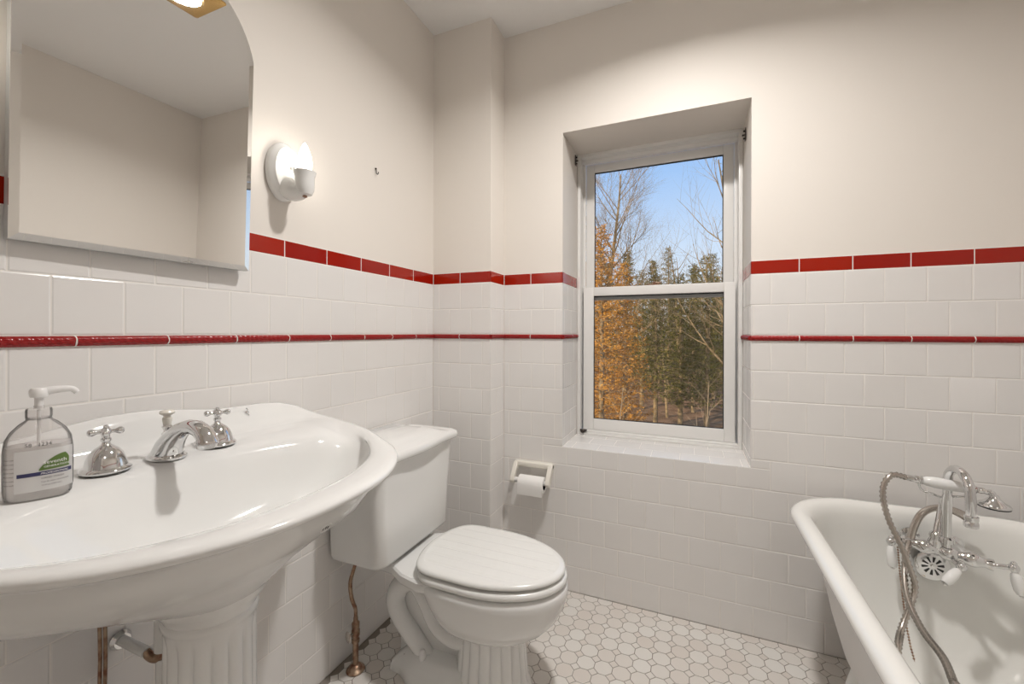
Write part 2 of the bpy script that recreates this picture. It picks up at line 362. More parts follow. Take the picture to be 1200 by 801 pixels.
# ------------------------------------------------------------------ mirror
mir = thing('wall_mirror', 'arched frameless mirror on the wall above the sink', 'mirror', (0, .535, 1.28))
yc, a_, zs = .529, .207, 1.812
def mir_out(inset):
    R = .2123-inset; zc = 1.765; hw = a_-inset; t0 = math.acos(hw/R); n = 30
    pts = [(yc+hw, 1.2795+inset)]
    for i in range(n+1):
        t = t0+(PI-2*t0)*i/n; pts.append((yc+R*math.cos(t), zc+R*math.sin(t)))
    return pts+[(yc-hw, 1.2795+inset)]
mirM = Matrix.Translation((-.001, yc-.2145, 1.28)) @ Matrix.Rotation(math.radians(-1.4), 4, 'Z') @ Matrix.Rotation(math.radians(1.9), 4, 'Y') @ Matrix.Translation((0, -(yc-.2145), -1.28))
rr = [[Vector((x_, a, b)) for a, b in mir_out(i_)] for x_, i_ in ((.006, 0), (.0225, 0))]
MB().loft(rr, mt=mirM).build('backing', M['mirror_back'], mir, ang=30)
rr = [[Vector((x_, a, b)) for a, b in mir_out(i_)] for x_, i_ in ((.0225, 0), (.0245, .0), (.0268, .012))]
MB().loft(rr, cap0=False, mt=mirM).build('mirror_glass', M['mirror'], mir, ang=3)

# ------------------------------------------------------------------ wall sconce
def sconce(yc_, label):
    t = thing('wall_sconce', label, 'wall lamp', (0, yc_, 1.58), 'porcelain sconces beside the mirror')
    dy = yc_-.856
    prof = [(1.0, .001), (1.0, .012), (.97, .018), (.88, .022), (.80, .030), (.5, .034), (.05, .035)]
    MB().loft([[Vector((h_, yc_+.052*r_*math.cos(2*PI*j/48), 1.580+.083*r_*math.sin(2*PI*j/48))) for j in range(48)] for r_, h_ in prof]).build('back_plate', M['porcelain'], t)
    q = MB(); q.tube([(.02, yc_, 1.535), (.045, yc_+.002, 1.520), (.070, yc_+.004, 1.518), (.085, yc_+.005, 1.53)], [.030, .026, .022, .018], 20)
    cx, cy = .085, yc_+.006
    q.lathe([(.009, 1.505), (.019, 1.508), (.0245, 1.522), (.0255, 1.540), (.026, 1.558), (.029, 1.567), (.030, 1.572), (.027, 1.572), (.024, 1.562), (.022, 1.55), (.003, 1.548)], (cx, cy, 0), seg=32)
    q.build('lamp_arm', M['porcelain'], t)
    MB().lathe([(.001, 1.5), (.007, 1.501), (.007, 1.507), (.001, 1.508)], (cx, cy, 0), seg=16).build('finial', M['brown'], t)
    MB().lathe([(.004, 0), (.004, .012), (.006, .014), (.005, .020), (.001, .021)], (.034, yc_+.004, 1.588), (1, 0, 0), 14).build('screw', M['chrome'], t)
    b = MB().lathe([(.008, 1.55), (.011, 1.562), (.0175, 1.582), (.0190, 1.597), (.0165, 1.617), (.0100, 1.636), (.0045, 1.649), (.0005, 1.654)], (cx, cy, 0), seg=24).build('bulb', M['bulb'], t)
    return (cx, cy, 1.600)
s1 = sconce(.856, 'white porcelain wall sconce with a lit candle bulb right of the mirror')

s2 = sconce(.205, 'white porcelain wall sconce with a lit candle bulb left of the mirror')  # out of view, added to light the wall beside the mirror

# small picture hook on the wall
hk = MB(); hy, hz = 1.249, 1.725
hk.lathe([(.003, 0), (.003, .004), (.001, .005)], (0, hy, hz+.008), (1, 0, 0), 10); hk.tube([(.002, hy, hz+.010), (.004, hy, hz), (.005, hy, hz-.010), (.011, hy, hz-.014), (.014, hy, hz-.006)], .0016, 8)
tag(hk.build('picture_hook', M['dark']), 'tiny bare metal hook in the painted wall right of the sconce', 'hook')

# ------------------------------------------------------------------ ceiling recessed lamp (seen in the mirror)
def downlight(x, y, label):
    t = thing('recessed_light', label, 'ceiling lamp', (x, y, HC), 'recessed ceiling lights')
    q = MB(); R = .070; S = .115; n = 48
    sq = lambda s, z: [Vector((x+max(-s, min(s, s*1.42*math.cos(2*PI*(j+.5)/n))), y+max(-s, min(s, s*1.42*math.sin(2*PI*(j+.5)/n))), z)) for j in range(n)]
    ci = lambda r, z: [Vector((x+r*math.cos(2*PI*(j+.5)/n), y+r*math.sin(2*PI*(j+.5)/n), z)) for j in range(n)]
    q.loft([sq(S, HC-.001), sq(S, HC-.006), sq(S-.012, HC-.009), ci(R+.004, HC-.009), ci(R, HC-.004), ci(R-.004, HC-.001)], cap0=False, cap1=False); q.build('trim_plate', M['brass'], t, ang=25)
    q = MB(); q.loft([ci(R-.003, HC-.0015), ci(R-.02, HC-.006), ci(.02, HC-.010), ci(.001, HC-.0105)], cap0=False); q.build('lens', M['lens'], t)
    ld = bpy.data.lights.new('recessed_light_lamp', 'AREA'); ld.shape = 'DISK'; ld.size = .13; ld.energy = 18.5; ld.spread = math.radians(150); ld.color = (1, .965, .93)
    lo = bpy.data.objects.new('recessed_light_lamp', ld); COL.objects.link(lo); lo.location = (0, 0, -.014); lo.parent = t; return lo
LC = (1.053, 1.037)
downlight(*LC, 'square brass recessed ceiling light reflected in the top of the mirror')
dm = thing('ceiling_dome_light', 'round white glass ceiling light behind the camera near the door', 'ceiling lamp', (1.76, -.55, HC))  # unseen fill lamp, added to even out the room light
MB().lathe([(.17, 0), (.175, -.004), (.175, -.022), (.16, -.026), (.001, -.026)], (1.76, -.55, HC), seg=48).build('lamp_base', M['brass'], dm)
M['dome'] = mat('dome_glow', (1, 1, 1), .4, emit=(1, .965, .93), es=9)
MB().lathe([(.158, -.026), (.160, -.045), (.145, -.075), (.11, -.100), (.06, -.115), (.001, -.119)], (1.76, -.55, HC), seg=48).build('glass_dome', M['dome'], dm)

# ------------------------------------------------------------------ sink
SY = .490
sink = thing('pedestal_sink', 'white porcelain pedestal sink with scalloped backsplash and fluted column', 'sink', (.2, SY, 0))
half = [(0, .004), (.12, .004), (.24, .004), (.35, .004), (.420, .020), (.448, .075), (.438, .165), (.390, .290), (.325, .400), (.250, .503), (.135, .575), (0, .595)]
ctrl = [(x_, o_) for o_, x_ in half]; ctrl = ctrl+[(x_, -o_) for o_, x_ in half[-2:0:-1]]
NS = 132
base = spline_closed([(a, b, 0) for a, b in ctrl], NS)
outl = [(max(.003, v.x), v.y) for v in base]              # (x, offset)
def ss(a, b, t): t = max(0, min(1, (t-a)/(b-a))); return t*t*(3-2*t)
def ring(W, xb, xf, zf, zb, ell=0, bump=0, bz=None, exp=1):
    """W: half width; xb/xf: back and front x; ell: blend of the outline to an ellipse"""
    out = []
    for i, (x, o) in enumerate(outl):
        xn = x/.595; on = o/.452
        al = math.atan2(on, (xn-.42)/.56)   # direction for the ellipse
        # monotone angle for the ellipse from the outline parameter
        ex = .5+.5*math.cos(al); ex = ex; eo = math.sin(al)
        X_ = xb+(xf-xb)*(xn*(1-ell)+ex*ell); O_ = W*(on*(1-ell)+eo*ell)
        back = 1-ss(.03, .30, xn)
        z = zf+(zb-zf)*back
        if bump: z += bump*splash(abs(o))*(1-ss(.0, .16, xn))
        out.append(Vector((X_, SY+O_, z)))
    return out
def splash(o):   # height of the backsplash top above .872 as a fraction of .078
    pts = [(0, 1), (.05, .985), (.11, .86), (.17, .73), (.23, .70), (.29, .685), (.35, .60), (.40, .42), (.44, .15), (.46, 0)]
    for (a, b), (c_, d_) in zip(pts[:-1], pts[1:]):
        if a <= o <= c_: return b+(d_-b)*((o-a)/(c_-a))
    return 0
R_ = []
R_.append(ring(.07, .21, .360, .655, .655, 1))
R_.append(ring(.10, .17, .385, .667, .667, 1))
R_.append(ring(.22, .06, .43, .715, .71, .8))
R_.append(ring(.33, .012, .480, .755, .75, .5))
R_.append(ring(.390, .006, .522, .787, .79, .25))
R_.append(ring(.414, .005, .540, .812, .82, .04))
R_.append(ring(.424, .005, 0.555, .834, .838, 0))
R_.append(ring(.432, .004, 0.566, .844, .845, 0))
R_.append(ring(.443, .003, 0.582, .849, .852, 0))
R_.append(ring(.450, .003, 0.592, .854, .86, 0, .055))
R_.append(ring(.452, .003, 0.595, .860, .872, 0, .073))
R_.append(ring(.450, .008, 0.592, .865, .876, 0, .078))
R_.append(ring(.442, .020, 0.581, .868, .877, 0, .076))
R_.append(ring(.430, .034, 0.566, .868, .876, 0, .060))
R_.append(ring(.420, .046, .552, .867, .875, .03, .025))
R_.append(ring(.408, .062, .539, .865, .876, .08, .004))
R_.append(ring(.385, .090, .526, .862, .878, .18))
R_.append(ring(.352, .135, .513, .857, .878, .45))
R_.append(ring(.320, .190, .501, .848, .875, .88))
R_.append(ring(.306, .204, .489, .832, .860, 1))
R_.append(ring(.286, .214, .473, .812, .838, 1))
R_.append(ring(.255, .228, .460, .780, .800, 1))
R_.append(ring(.200, .245, .430, .752, .762, 1))
R_.append(ring(.120, .270, .390, .735, .738, 1))
R_.append(ring(.030, .305, .350, .728, .728, 1))
basin = MB().loft(R_, cap0=True, cap1=True).build('basin', M['porcelain'], sink, ang=70)
MB().lathe([(.001, .7285), (.020, .7290), (.022, .7305), (.019, .732), (.012, .7305), (.001, .7305)], (.328, SY, 0)).build('drain', M['chrome'], sink)
# pedestal column, fluted
PX = .287
def ped_ring(z, rx, ry, fl):
    out = []
    n = 160
    for j in range(n):
        th = 2*PI*j/n; f = 1-fl*abs(math.sin(th*8))**.7 if fl else 1
        f = 1+fl*(abs(math.cos(th*8))**.6-1) if fl else 1
        k = max(abs(math.cos(th)), abs(math.sin(th)))
        out.append(Vector((PX+rx*f*math.cos(th), SY+ry*f*math.sin(th), z)))
    return out
prof = [(.668, .098, .094, 0), (.660, .096, .091, 0), (.648, .088, .082, 0), (.636, .079, .073, 0), (.628, .0755, .0695, 0), (.624, .078, .072, 0), (.616, .078, .072, 0), (.612, .0745, .0685, 0), (.602, .074, .068, .005), (.59, .074, .068, .06), (.57, .074, .068, .085),
        (.40, .076, .070, .085), (.20, .080, .074, .085), (.12, .083, .077, .085), (.10, .085, .079, .0), (.09, .098, .092, 0), (.07, .103, .097, 0), (.05, .105, .099, 0), (.045, .116, .110, 0), (.0003, .118, .112, 0)]
MB().loft([ped_ring(*p_) for p_ in prof]).build('pedestal', M['porcelain'], sink, ang=50)
# maker's oval on the apron
bpy.context.view_layer.update()
_inv = basin.matrix_world.inverted(); _hit = basin.ray_cast(_inv @ Vector((1.2, .62, .70)), ((_inv.to_3x3() @ (at(390, 621, x=.54)-Vector((1.2, .62, .70))))).normalized())
bc = basin.matrix_world @ _hit[1]; bn = _hit[2].normalized()
q = MB(); bx = bn.cross(Z).normalized(); by = bx.cross(bn)
def ovalring(mb_, c_, a1, a2, rad, n=32): mb_.tube([c_+bx*(a1*math.cos(2*PI*j/n))+by*(a2*math.sin(2*PI*j/n)) for j in range(n+1)], rad, 6, smooth=False)
ovalring(q, bc, .012, .008, .0009)
q2 = q.build('maker_badge', M['porcelain'], sink)
q = MB()
for o1, o2 in ((-.006, -.001), (.0, .001), (.006, .002)): q.tube([bc+bx*o1+by*(o2-.003)+bn*.0005, bc+bx*(o1+.0015)+by*(o2+.003)+bn*.0005], .0008, 6, smooth=False)
q.build('maker_mark', M['ink'], q2)

# sink faucet (widespread set)
fa = thing('sink_faucet', 'chrome widespread bathroom faucet with two cross handles on the sink deck', 'faucet', (.155, SY, .88))
def cross_handle(y):
    c_ = Vector((.150, y, .8795))
    q = MB().lathe([(.030, 0), (.034, .001), (.035, .004), (.033, .007), (.029, .009), (.028, .014), (.0262, .022), (.0225, .031), (.017, .038), (.0105, .043), (.0065, .046), (.0055, .050), (.0075, .053), (.0075, .056), (.0055, .058), (.006, .064)], c_, seg=40)
    h_ = q.build('handle_base', M['chrome'], fa)
    q = MB(); top = c_+Vector((0, 0, .068)); q.ball(top, .0085, sz=.9); q.ball(top+Vector((0, 0, .0075)), .0045)
    for k in range(4):
        an = PI/4+.35+k*PI/2; dr = Vector((math.cos(an), math.sin(an), .0)); q.lathe([(.0035, .004), (.003, .011), (.0045, .0135), (.0062, .017), (.0058, .021), (.0035, .0235), (.0005, .024)], top, dr, 14)
    q.build('cross_handle', M['chrome'], h_)
cross_handle(.398); cross_handle(.585)
# spout: oval flared body rising and arcing forward
def oval(c_, t_, a1, b1, n=28):
    t_ = Vector(t_).normalized(); s_ = Vector((0, 1, 0)); u_ = t_.cross(s_).normalized()
    return [Vector(c_)+s_*(a1*math.cos(2*PI*j/n))+u_*(b1*math.sin(2*PI*j/n)) for j in range(n)]
o = Vector((.150, SY, .878))
spr = [((0, 0, 0), (0, 0, 1), .030, .037), ((0, 0, .004), (0, 0, 1), .0305, .0375), ((0, 0, .007), (0, 0, 1), .028, .034), ((.001, 0, .009), (.1, 0, 1), .0245, .030),
       ((.010, 0, .026), (.4, 0, 1), .022, .024), ((.026, 0, .043), (.75, 0, 1), .019, .019), ((.047, 0, .057), (1, 0, .55), .0165, .0155), ((.070, 0, .065), (1, 0, .15), .0152, .0135),
       ((.091, 0, .066), (1, 0, -.25), .0150, .0135), ((.110, 0, .060), (.8, 0, -.8), .0155, .0150), ((.120, 0, .052), (.35, 0, -1), .0160, .0158), ((.123, 0, .046), (.05, 0, -1), .0168, .0168), ((.123, 0, .044), (0, 0, -1), .0188, .0188), ((.123, 0, .040), (0, 0, -1), .0188, .0188), ((.123, 0, .0385), (0, 0, -1), .0162, .0162), ((.123, 0, .032), (0, 0, -1), .0152, .0152)]
MB().loft([oval(o+Vector(a), t_, b1, c1) for a, t_, b1, c1 in spr]).build('spout', M['chrome'], fa, ang=50)
kb = o+Vector((-.002, .002, .034))
q = MB().lathe([(.006, -.01), (.006, .004), (.0085, .008), (.0095, .012), (.007, .015), (.0055, .018), (.007, .021), (.009, .025), (.0065, .028)], kb, seg=20).build('lift_rod', M['chrome'], fa)
MB().lathe([(.006, .027), (.0075, .036), (.0078, .042), (.0055, .044), (.006, .0465), (.0115, .050), (.0125, .053), (.010, .0565), (.001, .0575)], kb, seg=24).build('lift_knob', M['cream'], q)
# chain stay at the back
st = Vector((.030, .728, .915))
q = MB().lathe([(.0055, 0), (.0055, .003), (.0035, .006), (.0035, .012), (.001, .013)], st, (1, 0, 0), 14); q.tube([st+Vector((.010, 0, .002)), st+Vector((.014, -.002, .008)), st+Vector((.012, -.005, .012))], .0014, 8); q.tube([st+Vector((.010, 0, -.001)), st+Vector((.013, .003, -.008))], .0016, 8)
tag(q.build('plug_chain_hook', M['chrome']), 'tiny chrome plug chain post on the sink backsplash right of the faucet', 'hook')
# supply pipes and drain trap under the sink
def floor_pipe(x, y, label):
    t = thing('supply_pipe', label, 'pipe', (x, y, 0), 'thin supply pipes under the sink')
    MB().tube([(x, y, .004), (x, y, .30), (x+.001, y+.004, .48), (x+.008, y, .60), (x+.01, y, .76)], .0032, 10).build('riser', M['brown'], t)
    MB().lathe([(.026, 0.0005), (.026, .003), (.010, .008), (.008, .014), (.005, .015)], (x, y, 0), seg=24).build('escutcheon', M['brown'], t)
floor_pipe(.055, .426, 'leftmost of the two thin brown supply pipes under the sink'); floor_pipe(.0585, .4325, 'rightmost of the two thin brown supply pipes under the sink')
tr = thing('drain_pipe', 'white drain pipe with a brown metal bend behind the left edge of the pedestal', 'drain pipe', (.12, .502, 0))
MB().tube([(.120, .502, .69), (.120, .502, .56), (.120, .502, .49)], .016, 20, smooth=False).build('tailpiece', M['porcelain'], tr)
MB().tube([(.124, .500, .500), (.124, .498, .484), (.114, .492, .476), (.102, .487, .480), (.094, .484, .490)], [.008, .0085, .0085, .008, .007], 16).build('bend', M['brown'], tr)  # brown crescent puts the shadow on the chrome trap into colour
MB().tube([(.098, .4845, .487), (.012, .484, .487)], .0095, 16, smooth=False).build('wall_pipe', M['porcelain'], tr)
MB().lathe([(.018, 0), (.019, .004), (.014, .012)], (.002, .484, .486), (1, 0, 0), 24).build('wall_flange', M['chrome'], tr)
MB().tube([(.120, .502, .474), (.120, .502, .30), (.120, .502, .004)], .013, 18, smooth=False).build('drain_riser', M['porcelain'], tr)

# ------------------------------------------------------------------ soap bottle
BC = Vector((.192, .302, .8725))
soap = thing('soap_bottle', 'clear plastic hand soap pump bottle with green leaf label on the sink corner', 'soap bottle', BC)
bd = (CAM-BC); bd.z = 0; bd.normalize(); bxd = Vector((-bd.y, bd.x, 0))     # broad face of the bottle, turned to the room
def bot_ring(z, a1, b1, n=48, pw=2.5):
    out = []
    for j in range(n):
        t_ = 2*PI*j/n; c_, s_ = math.cos(t_), math.sin(t_)
        out.append(BC+bxd*(a1*math.copysign(abs(c_)**(2/pw), c_))+bd*(b1*math.copysign(abs(s_)**(2/pw), s_))+Z*z)
    return out
bp = [(.0005, .026, .016), (.002, .031, .020), (.007, .035, .0235), (.020, .0365, .0248), (.050, .0368, .025), (.075, .0365, .0245), (.092, .0345, .0235), (.104, .029, .0205), (.114, .0205, .016), (.119, .0145, .0135), (.1225, .0125, .0125)]
MB().loft([bot_ring(z, a, b, pw=2.0+.5*min(1, max(0, (.115-z)/.03))) for z, a, b in bp]).build('body', M['bottle'], soap, ang=60)
MB().loft([bot_ring(z+.0015, a*.94, b*.93) for z, a, b in bp[:5]]+[bot_ring(.083, .0335, .0225), bot_ring(.0832, .01, .007)]).build('soap_liquid', M['liquid'], soap, ang=50)
MB().lathe([(.0125, .120), (.0135, .121), (.0142, .124), (.0142, .133), (.0135, .136), (.006, .1365), (.0055, .140)], BC, seg=36).build('collar', M['bottle'], soap, ang=30)
q = MB(); q.lathe([(.0048, .136), (.0048, .152), (.0095, .153), (.0105, .157), (.0105, .163), (.0085, .166), (.001, .167)], BC, seg=28)
_s = 1 if bxd.dot(RT) > 0 else -1
q.tube([BC+Z*.160, BC+Z*.1625+bxd*.018*_s, BC+Z*.1620+bxd*.034*_s, BC+Z*.156+bxd*.040*_s], [.0068, .0055, .0045, .0038], 12); q.build('pump', M['plastic'], soap)
MB().tube([BC+Z*.134, BC+Z*.02], .0022, 10, smooth=False).build('dip_tube', M['plastic'], soap)
# printed label: built as thin raised prints following the bottle surface
def surf(u, z, off=.0004):
    """u across the broad face (metres along x), z height"""
    a1, b1 = .0368, .025; t_ = max(-.985, min(.985, u/a1)); b = b1*(1-abs(t_)**2.5)**(1/2.5)
    return BC+bxd*u+bd*(b+off)+Z*z
def patch(pts, off, n=14):
    """fill between lower and upper curve lists [(u, zlo, zhi)]"""
    vs = []; fs = []
    for u, a, b in pts: vs += [surf(u, a, off), surf(u, b, off)]
    for i in range(len(pts)-1): fs.append((2*i, 2*i+2, 2*i+3, 2*i+1))
    return vs, fs
# camera sees +bxd on the left or right?  sgn makes u grow to the right of the photograph
sgn = 1 if bxd.dot(RT) > 0 else -1
def U(u): return sgn*u
lab = MB(); pts = [(U(-.0240+.0590*i/20), .018, .078) for i in range(21)]; lab.add(*patch(pts, .0003))
M['label_film'] = clearmat('label_film', (.95, .95, .95), .03, .5, (.93, .93, .92))
lab = lab.build('label', M['label_film'], soap, ang=60)
lf = MB(); pts = []
for i in range(17):
    t_ = i/16; u = .000+.031*t_; lo = .0470+.001*t_; hi = .0485+.0205*math.sin(min(1, t_*1.12)*PI*.5)**.8 if t_ < .9 else .0485+.0205*(1-(t_-.9)*3.6)
    if t_ == 0: hi = lo+.002
    pts.append((U(u), lo, hi))
lf.add(*patch(pts, .0008)); lf.build('leaf_print', M['green'], lab, ang=60)
st_ = MB(); st_.add(*patch([(U(-.0215+.055*i/20), .0400, .0455) for i in range(21)], .0008)); st_.build('stripe_print', M['navy'], lab, ang=60)
def words_on(txt, u0, z0, size, mt_, name, shear=0.0, off=.0013):
    c = bpy.data.curves.new(name, 'FONT'); c.body = txt; c.size = size; c.shear = shear; c.resolution_u = 2; c.extrude = 0
    ob = bpy.data.objects.new('tmp', c); COL.objects.link(ob)
    dg = bpy.context.evaluated_depsgraph_get(); me0 = ob.evaluated_get(dg).to_mesh()
    vs = [v.co.copy() for v in me0.vertices]; fs = [tuple(p_.vertices) for p_ in me0.polygons]
    ob.evaluated_get(dg).to_mesh_clear(); bpy.data.objects.remove(ob); bpy.data.curves.remove(c)
    q_ = MB(); q_.add([surf(U(u0+v.x), z0+v.y, off) for v in vs], fs); return q_.build(name, mt_, lab, smooth=False)
words_on('seventh', .0045, .0560, .0078, M['wprint'], 'brand_print'); words_on('GENERATION', .0048, .0508, .0042, M['wprint'], 'brand_print')
words_on('PROFESSIONAL', .0015, .0413, .0042, M['wprint'], 'stripe_lettering', .3)
words_on('HAND WASH', .0025, .0345, .0038, M['ink'], 'small_print'); words_on('free & clean unscented', .0025, .0295, .0030, M['ink'], 'small_print'); words_on('12 fl oz (354 mL)', .0025, .0245, .0030, M['ink'], 'small_print')
words_on('58 . 1234', -.014, .0835, .0072, M['ink'], 'date_code')
for i in range(7): words_on('rinse well', -.0345, .066-.006*i, .0026, M['ink'], 'small_print')

soap.scale = (.98, .98, .99)

# ------------------------------------------------------------------ toilet
TY = 1.215
toi = thing('toilet', 'white two-piece toilet with closed plank-grooved lid and fluted pedestal foot', 'toilet', (.45, TY, 0))
def rrect(x0, x1, y0, y1, z, r, n=8, bow=0, rb=None):
    out = []; rb = r if rb is None else rb
    for cx, cy, a0, q_ in ((x1-r, y1-r, 0, r), (x0+rb, y1-rb, PI/2, rb), (x0+rb, y0+rb, PI, rb), (x1-r, y0+r, 1.5*PI, r)):
        for k in range(n+1): a = a0+PI/2*k/n; out.append(Vector((cx+q_*math.cos(a), cy+q_*math.sin(a), z)))
    res = []
    for i, p_ in enumerate(out):
        q_ = out[(i+1) % len(out)]; res.append(p_)
        if (i+1) % (n+1) == 0:
            for k in range(1, 12): res.append(p_.lerp(q_, k/12))
    return res
tk = [(.386, .024, .208, .186, .188), (.389, .016, .217, .190, .196), (.400, .012, .223, .192, .202), (.55, .012, .222, .200, .213), (.712, .012, .226, .206, .232)]
MB().loft([rrect(x0, x1, TY-wn, TY+wf, z_, .036, rb=.012) for z_, x0, x1, wn, wf in tk]).build('tank', M['porcelain'], toi, ang=60)
# lid: serpentine ends, raised centre plateau
def lid_ring(ins, z):
    base_ = rrect(.006+ins*.3, .250-ins, TY-.232+ins, TY+.242-ins, z, .030)
    for p_ in base_:
        t_ = (p_.y-TY)/.24
        if p_.x > .12: p_.x += .010*(math.cos(t_*PI*1.5)*.5+.5)*(1 if abs(t_) < .9 else .3)-.004
    return base_
lid = MB(); rings = [lid_ring(.018, .7125), lid_ring(.004, .713), lid_ring(0, .717), lid_ring(0, .728), lid_ring(.004, .737), lid_ring(.014, .743), lid_ring(.026, .747), lid_ring(.034, .755), lid_ring(.044, .763), lid_ring(.058, .767), lid_ring(.085, .769)]
for r_ in rings:      # plateau sinks towards both ends in an ogee
    for p_ in r_:
        if p_.z > .740:
            t_ = abs(p_.y-TY)/.24; p_.z -= (p_.z-.740)*ss(.40, .86, t_)*.98-.002*ss(.86, .95, t_)
lid.loft(rings); lid.build('tank_lid', M['porcelain'], toi, ang=60)
# flush lever hidden by the sink edge is left out; egg-shaped bowl
def egg(x0, x1, hw, z, n=72, sq=1.0, back=.55):
    # plan curve: blunt at the back x0, widest a third of the way along, elliptical nose at x1
    xm = x0+(x1-x0)*.44; out = []
    for j in range(n):
        t_ = 2*PI*j/n; c_, s_ = math.cos(t_), math.sin(t_)
        x = xm+(x1-xm)*c_ if c_ > 0 else xm+(xm-x0)*math.copysign(abs(c_)**back, c_)
        if c_ > 0: y = hw*s_
        else: y = hw*math.copysign(abs(s_)**sq, s_)*(1-.22*abs(c_)**2.2)
        out.append(Vector((x, TY+y, z)))
    return out
bowl = [(0, .36, .64, .100, .192), (.0, .345, .66, .118, .205), (0, .330, .690, .140, .228), (0, .312, .718, .156, .258), (0, .290, .738, .168, .297), (0, .272, .748, .174, .330), (0, .262, .750, .176, .348), (0, .262, .747, .174, .359), (0, .27, .738, .167, .365), (0, .30, .66, .11, .366)]
MB().loft([egg(a, b, w_, z) for _, a, b, w_, z in bowl]).build('bowl', M['porcelain'], toi, ang=60)
# deck that carries the tank, flaring back from the bowl
def deckring(z, ins, xf): 
    pts = [(.03+ins, -.105+ins), (.20, -.118+ins), (.26, -.150+ins), (.33, -.165+ins), (xf, -.150+ins), (xf, .150-ins), (.33, .165-ins), (.26, .150-ins), (.20, .118-ins), (.03+ins, .105-ins)]
    return [Vector((a, TY+b, z)) for a, b in pts]
q = MB(); q.loft([deckring(.318, .045, .36), deckring(.328, .018, .40), deckring(.338, .004, .42), deckring(.346, 0, .42), deckring(.366, 0, .42), deckring(.3715, .006, .42)]); q.build('tank_deck', M['porcelain'], toi, ang=35)
MB().box((.07, TY-.1, .372), (.20, TY+.1, .390), .006).build('tank_gasket', M['gasket'], toi)
# seat ring and lid
def seat_ring(ins, z): return egg(.280+ins, .748-ins, .174-ins, z, back=.30, sq=.95)
q = MB(); q.loft([seat_ring(.009, .3705), seat_ring(.002, .3735), seat_ring(0, .380), seat_ring(.002, .3875), seat_ring(.009, .3915), seat_ring(.05, .392)]); q.build('seat', M['seat'], toi, ang=60)
def lid2(ins, z, x0=.274): return egg(x0+ins, 0.742-ins, .169-ins, z, n=144, back=.30, sq=.95)
q = MB()
# lid top is a grid clipped to the egg so the plank grooves can be real
edge = [lid2(.006, .3985), lid2(.001, .4005), lid2(0, .4045), lid2(.002, .4095), lid2(.008, .4132), lid2(.020, .4145)]
q.loft(edge, cap1=False)
inner = edge[-1]; n_ = len(inner); rings = [inner]
K = 26; cxm = .49
for k in range(1, K+1):
    s_ = 1-k/K
    rr_ = []
    for p_ in inner:
        x = cxm+(p_.x-cxm)*max(s_, .001); y = TY+(p_.y-TY)*max(s_, .001)
        rr_.append(Vector((x, y, .4145)))
    rings.append(rr_)
for r_ in rings[1:]:
    for p_ in r_:
        f_ = ((p_.y-TY)/.0475+.5) % 1; dgrv = min(f_, 1-f_)*.0475
        edgef = ss(1.0, .8, 0); p_.z = .4145-.0028*math.exp(-(dgrv/.0035)**2)
q.loft(rings, cap0=False); q.build('seat_lid', M['seat'], toi, ang=60)
for s_ in (-1, 1):
    q = MB(); q.lathe([(.013, 0), (.014, .006), (.012, .014), (.001, .0145)], (.305, TY+s_*.070, .3705), seg=20); q.lathe([(.006, -.02), (.007, -.018), (.007, .018), (.006, .02)], (.300, TY+s_*.070, .386), (0, 1, 0), 16); q.build('seat_hinge', M['seat'], toi)
# fluted pedestal under the bowl
def colr(z, rx, ry, fl, cx=.505):
    out = []
    for j in range(144):
        th = 2*PI*j/144; f = 1+fl*(abs(math.cos(th*9))**.55-1)
        out.append(Vector((cx+rx*f*math.cos(th), TY+ry*f*math.sin(th), z)))
    return out
cp = [(.235, .125, .120, 0), (.215, .112, .104, 0), (.205, .108, .099, 0), (.195, .106, .098, .03), (.185, .106, .098, .085), (.12, .110, .102, .085), (.05, .116, .108, .085), (.035, .118, .110, .04), (.028, .122, .114, 0), (.0005, .130, .121, 0)]
MB().loft([colr(*c_) for c_ in cp]).build('fluted_foot', M['porcelain'], toi, ang=50)
# low foot plate running back to the wall side
def footr(z, ins):
    h2 = [(.165, .070), (.180, .086), (.215, .092), (.26, .118), (.30, .128), (.36, .130), (.42, .126), (.50, .118)]
    pts = [(x+ins*(1 if i_ < 2 else 0), h_-ins) for i_, (x, h_) in enumerate(h2)]
    pl = [Vector((x, TY-h_, z)) for x, h_ in pts]; pr = [Vector((x, TY+h_, z)) for x, h_ in pts[::-1]]
    c_ = pl+pr; return spline_closed(c_, 96)
MB().loft([footr(.0005, 0), footr(.018, .001), footr(.030, .006), footr(.036, .014), footr(.046, .026), footr(.062, .042), footr(.070, .056)]).build('foot_plate', M['porcelain'], toi, ang=60)
# the S-bend of the trapway shows on both flanks
TPX = [(503, 772), (485, 745), (469, 720), (464, 700), (472, 683), (488, 680), (500, 700), (513, 730), (531, 746), (548, 748)]
TPP = [at(a, b, y=1.172) for a, b in TPX]
def trap(sg):
    return MB().tube([Vector((p_.x, p_.y if sg < 0 else 2*TY-p_.y, p_.z)) for p_ in TPP], [.028, .030, .031, .033, .034, .034, .032, .031, .031, .030], 20)
q = trap(-1); q.build('trapway', M['porcelain'], toi, ang=80); trap(1).build('trapway', M['porcelain'], toi, ang=80)
q = MB(); q.loft([[Vector((x, TY+y*w_, z)) for x, y in ((.17, -1), (.36, -1), (.45, -.8), (.45, .8), (.36, 1), (.17, 1))] for z, w_ in ((.03, .030), (.10, .026), (.20, .026), (.32, .045))]); q.build('bowl_web', M['porcelain'], toi)
for s_ in (-1, 1):
    MB().lathe([(.0115, .045), (.0120, .066), (.0105, .082), (.0085, .089), (.004, .093), (.0005, .0935)], (.290, TY+s_*.072, 0), seg=20).build('bolt_cap', M['plastic'], toi)

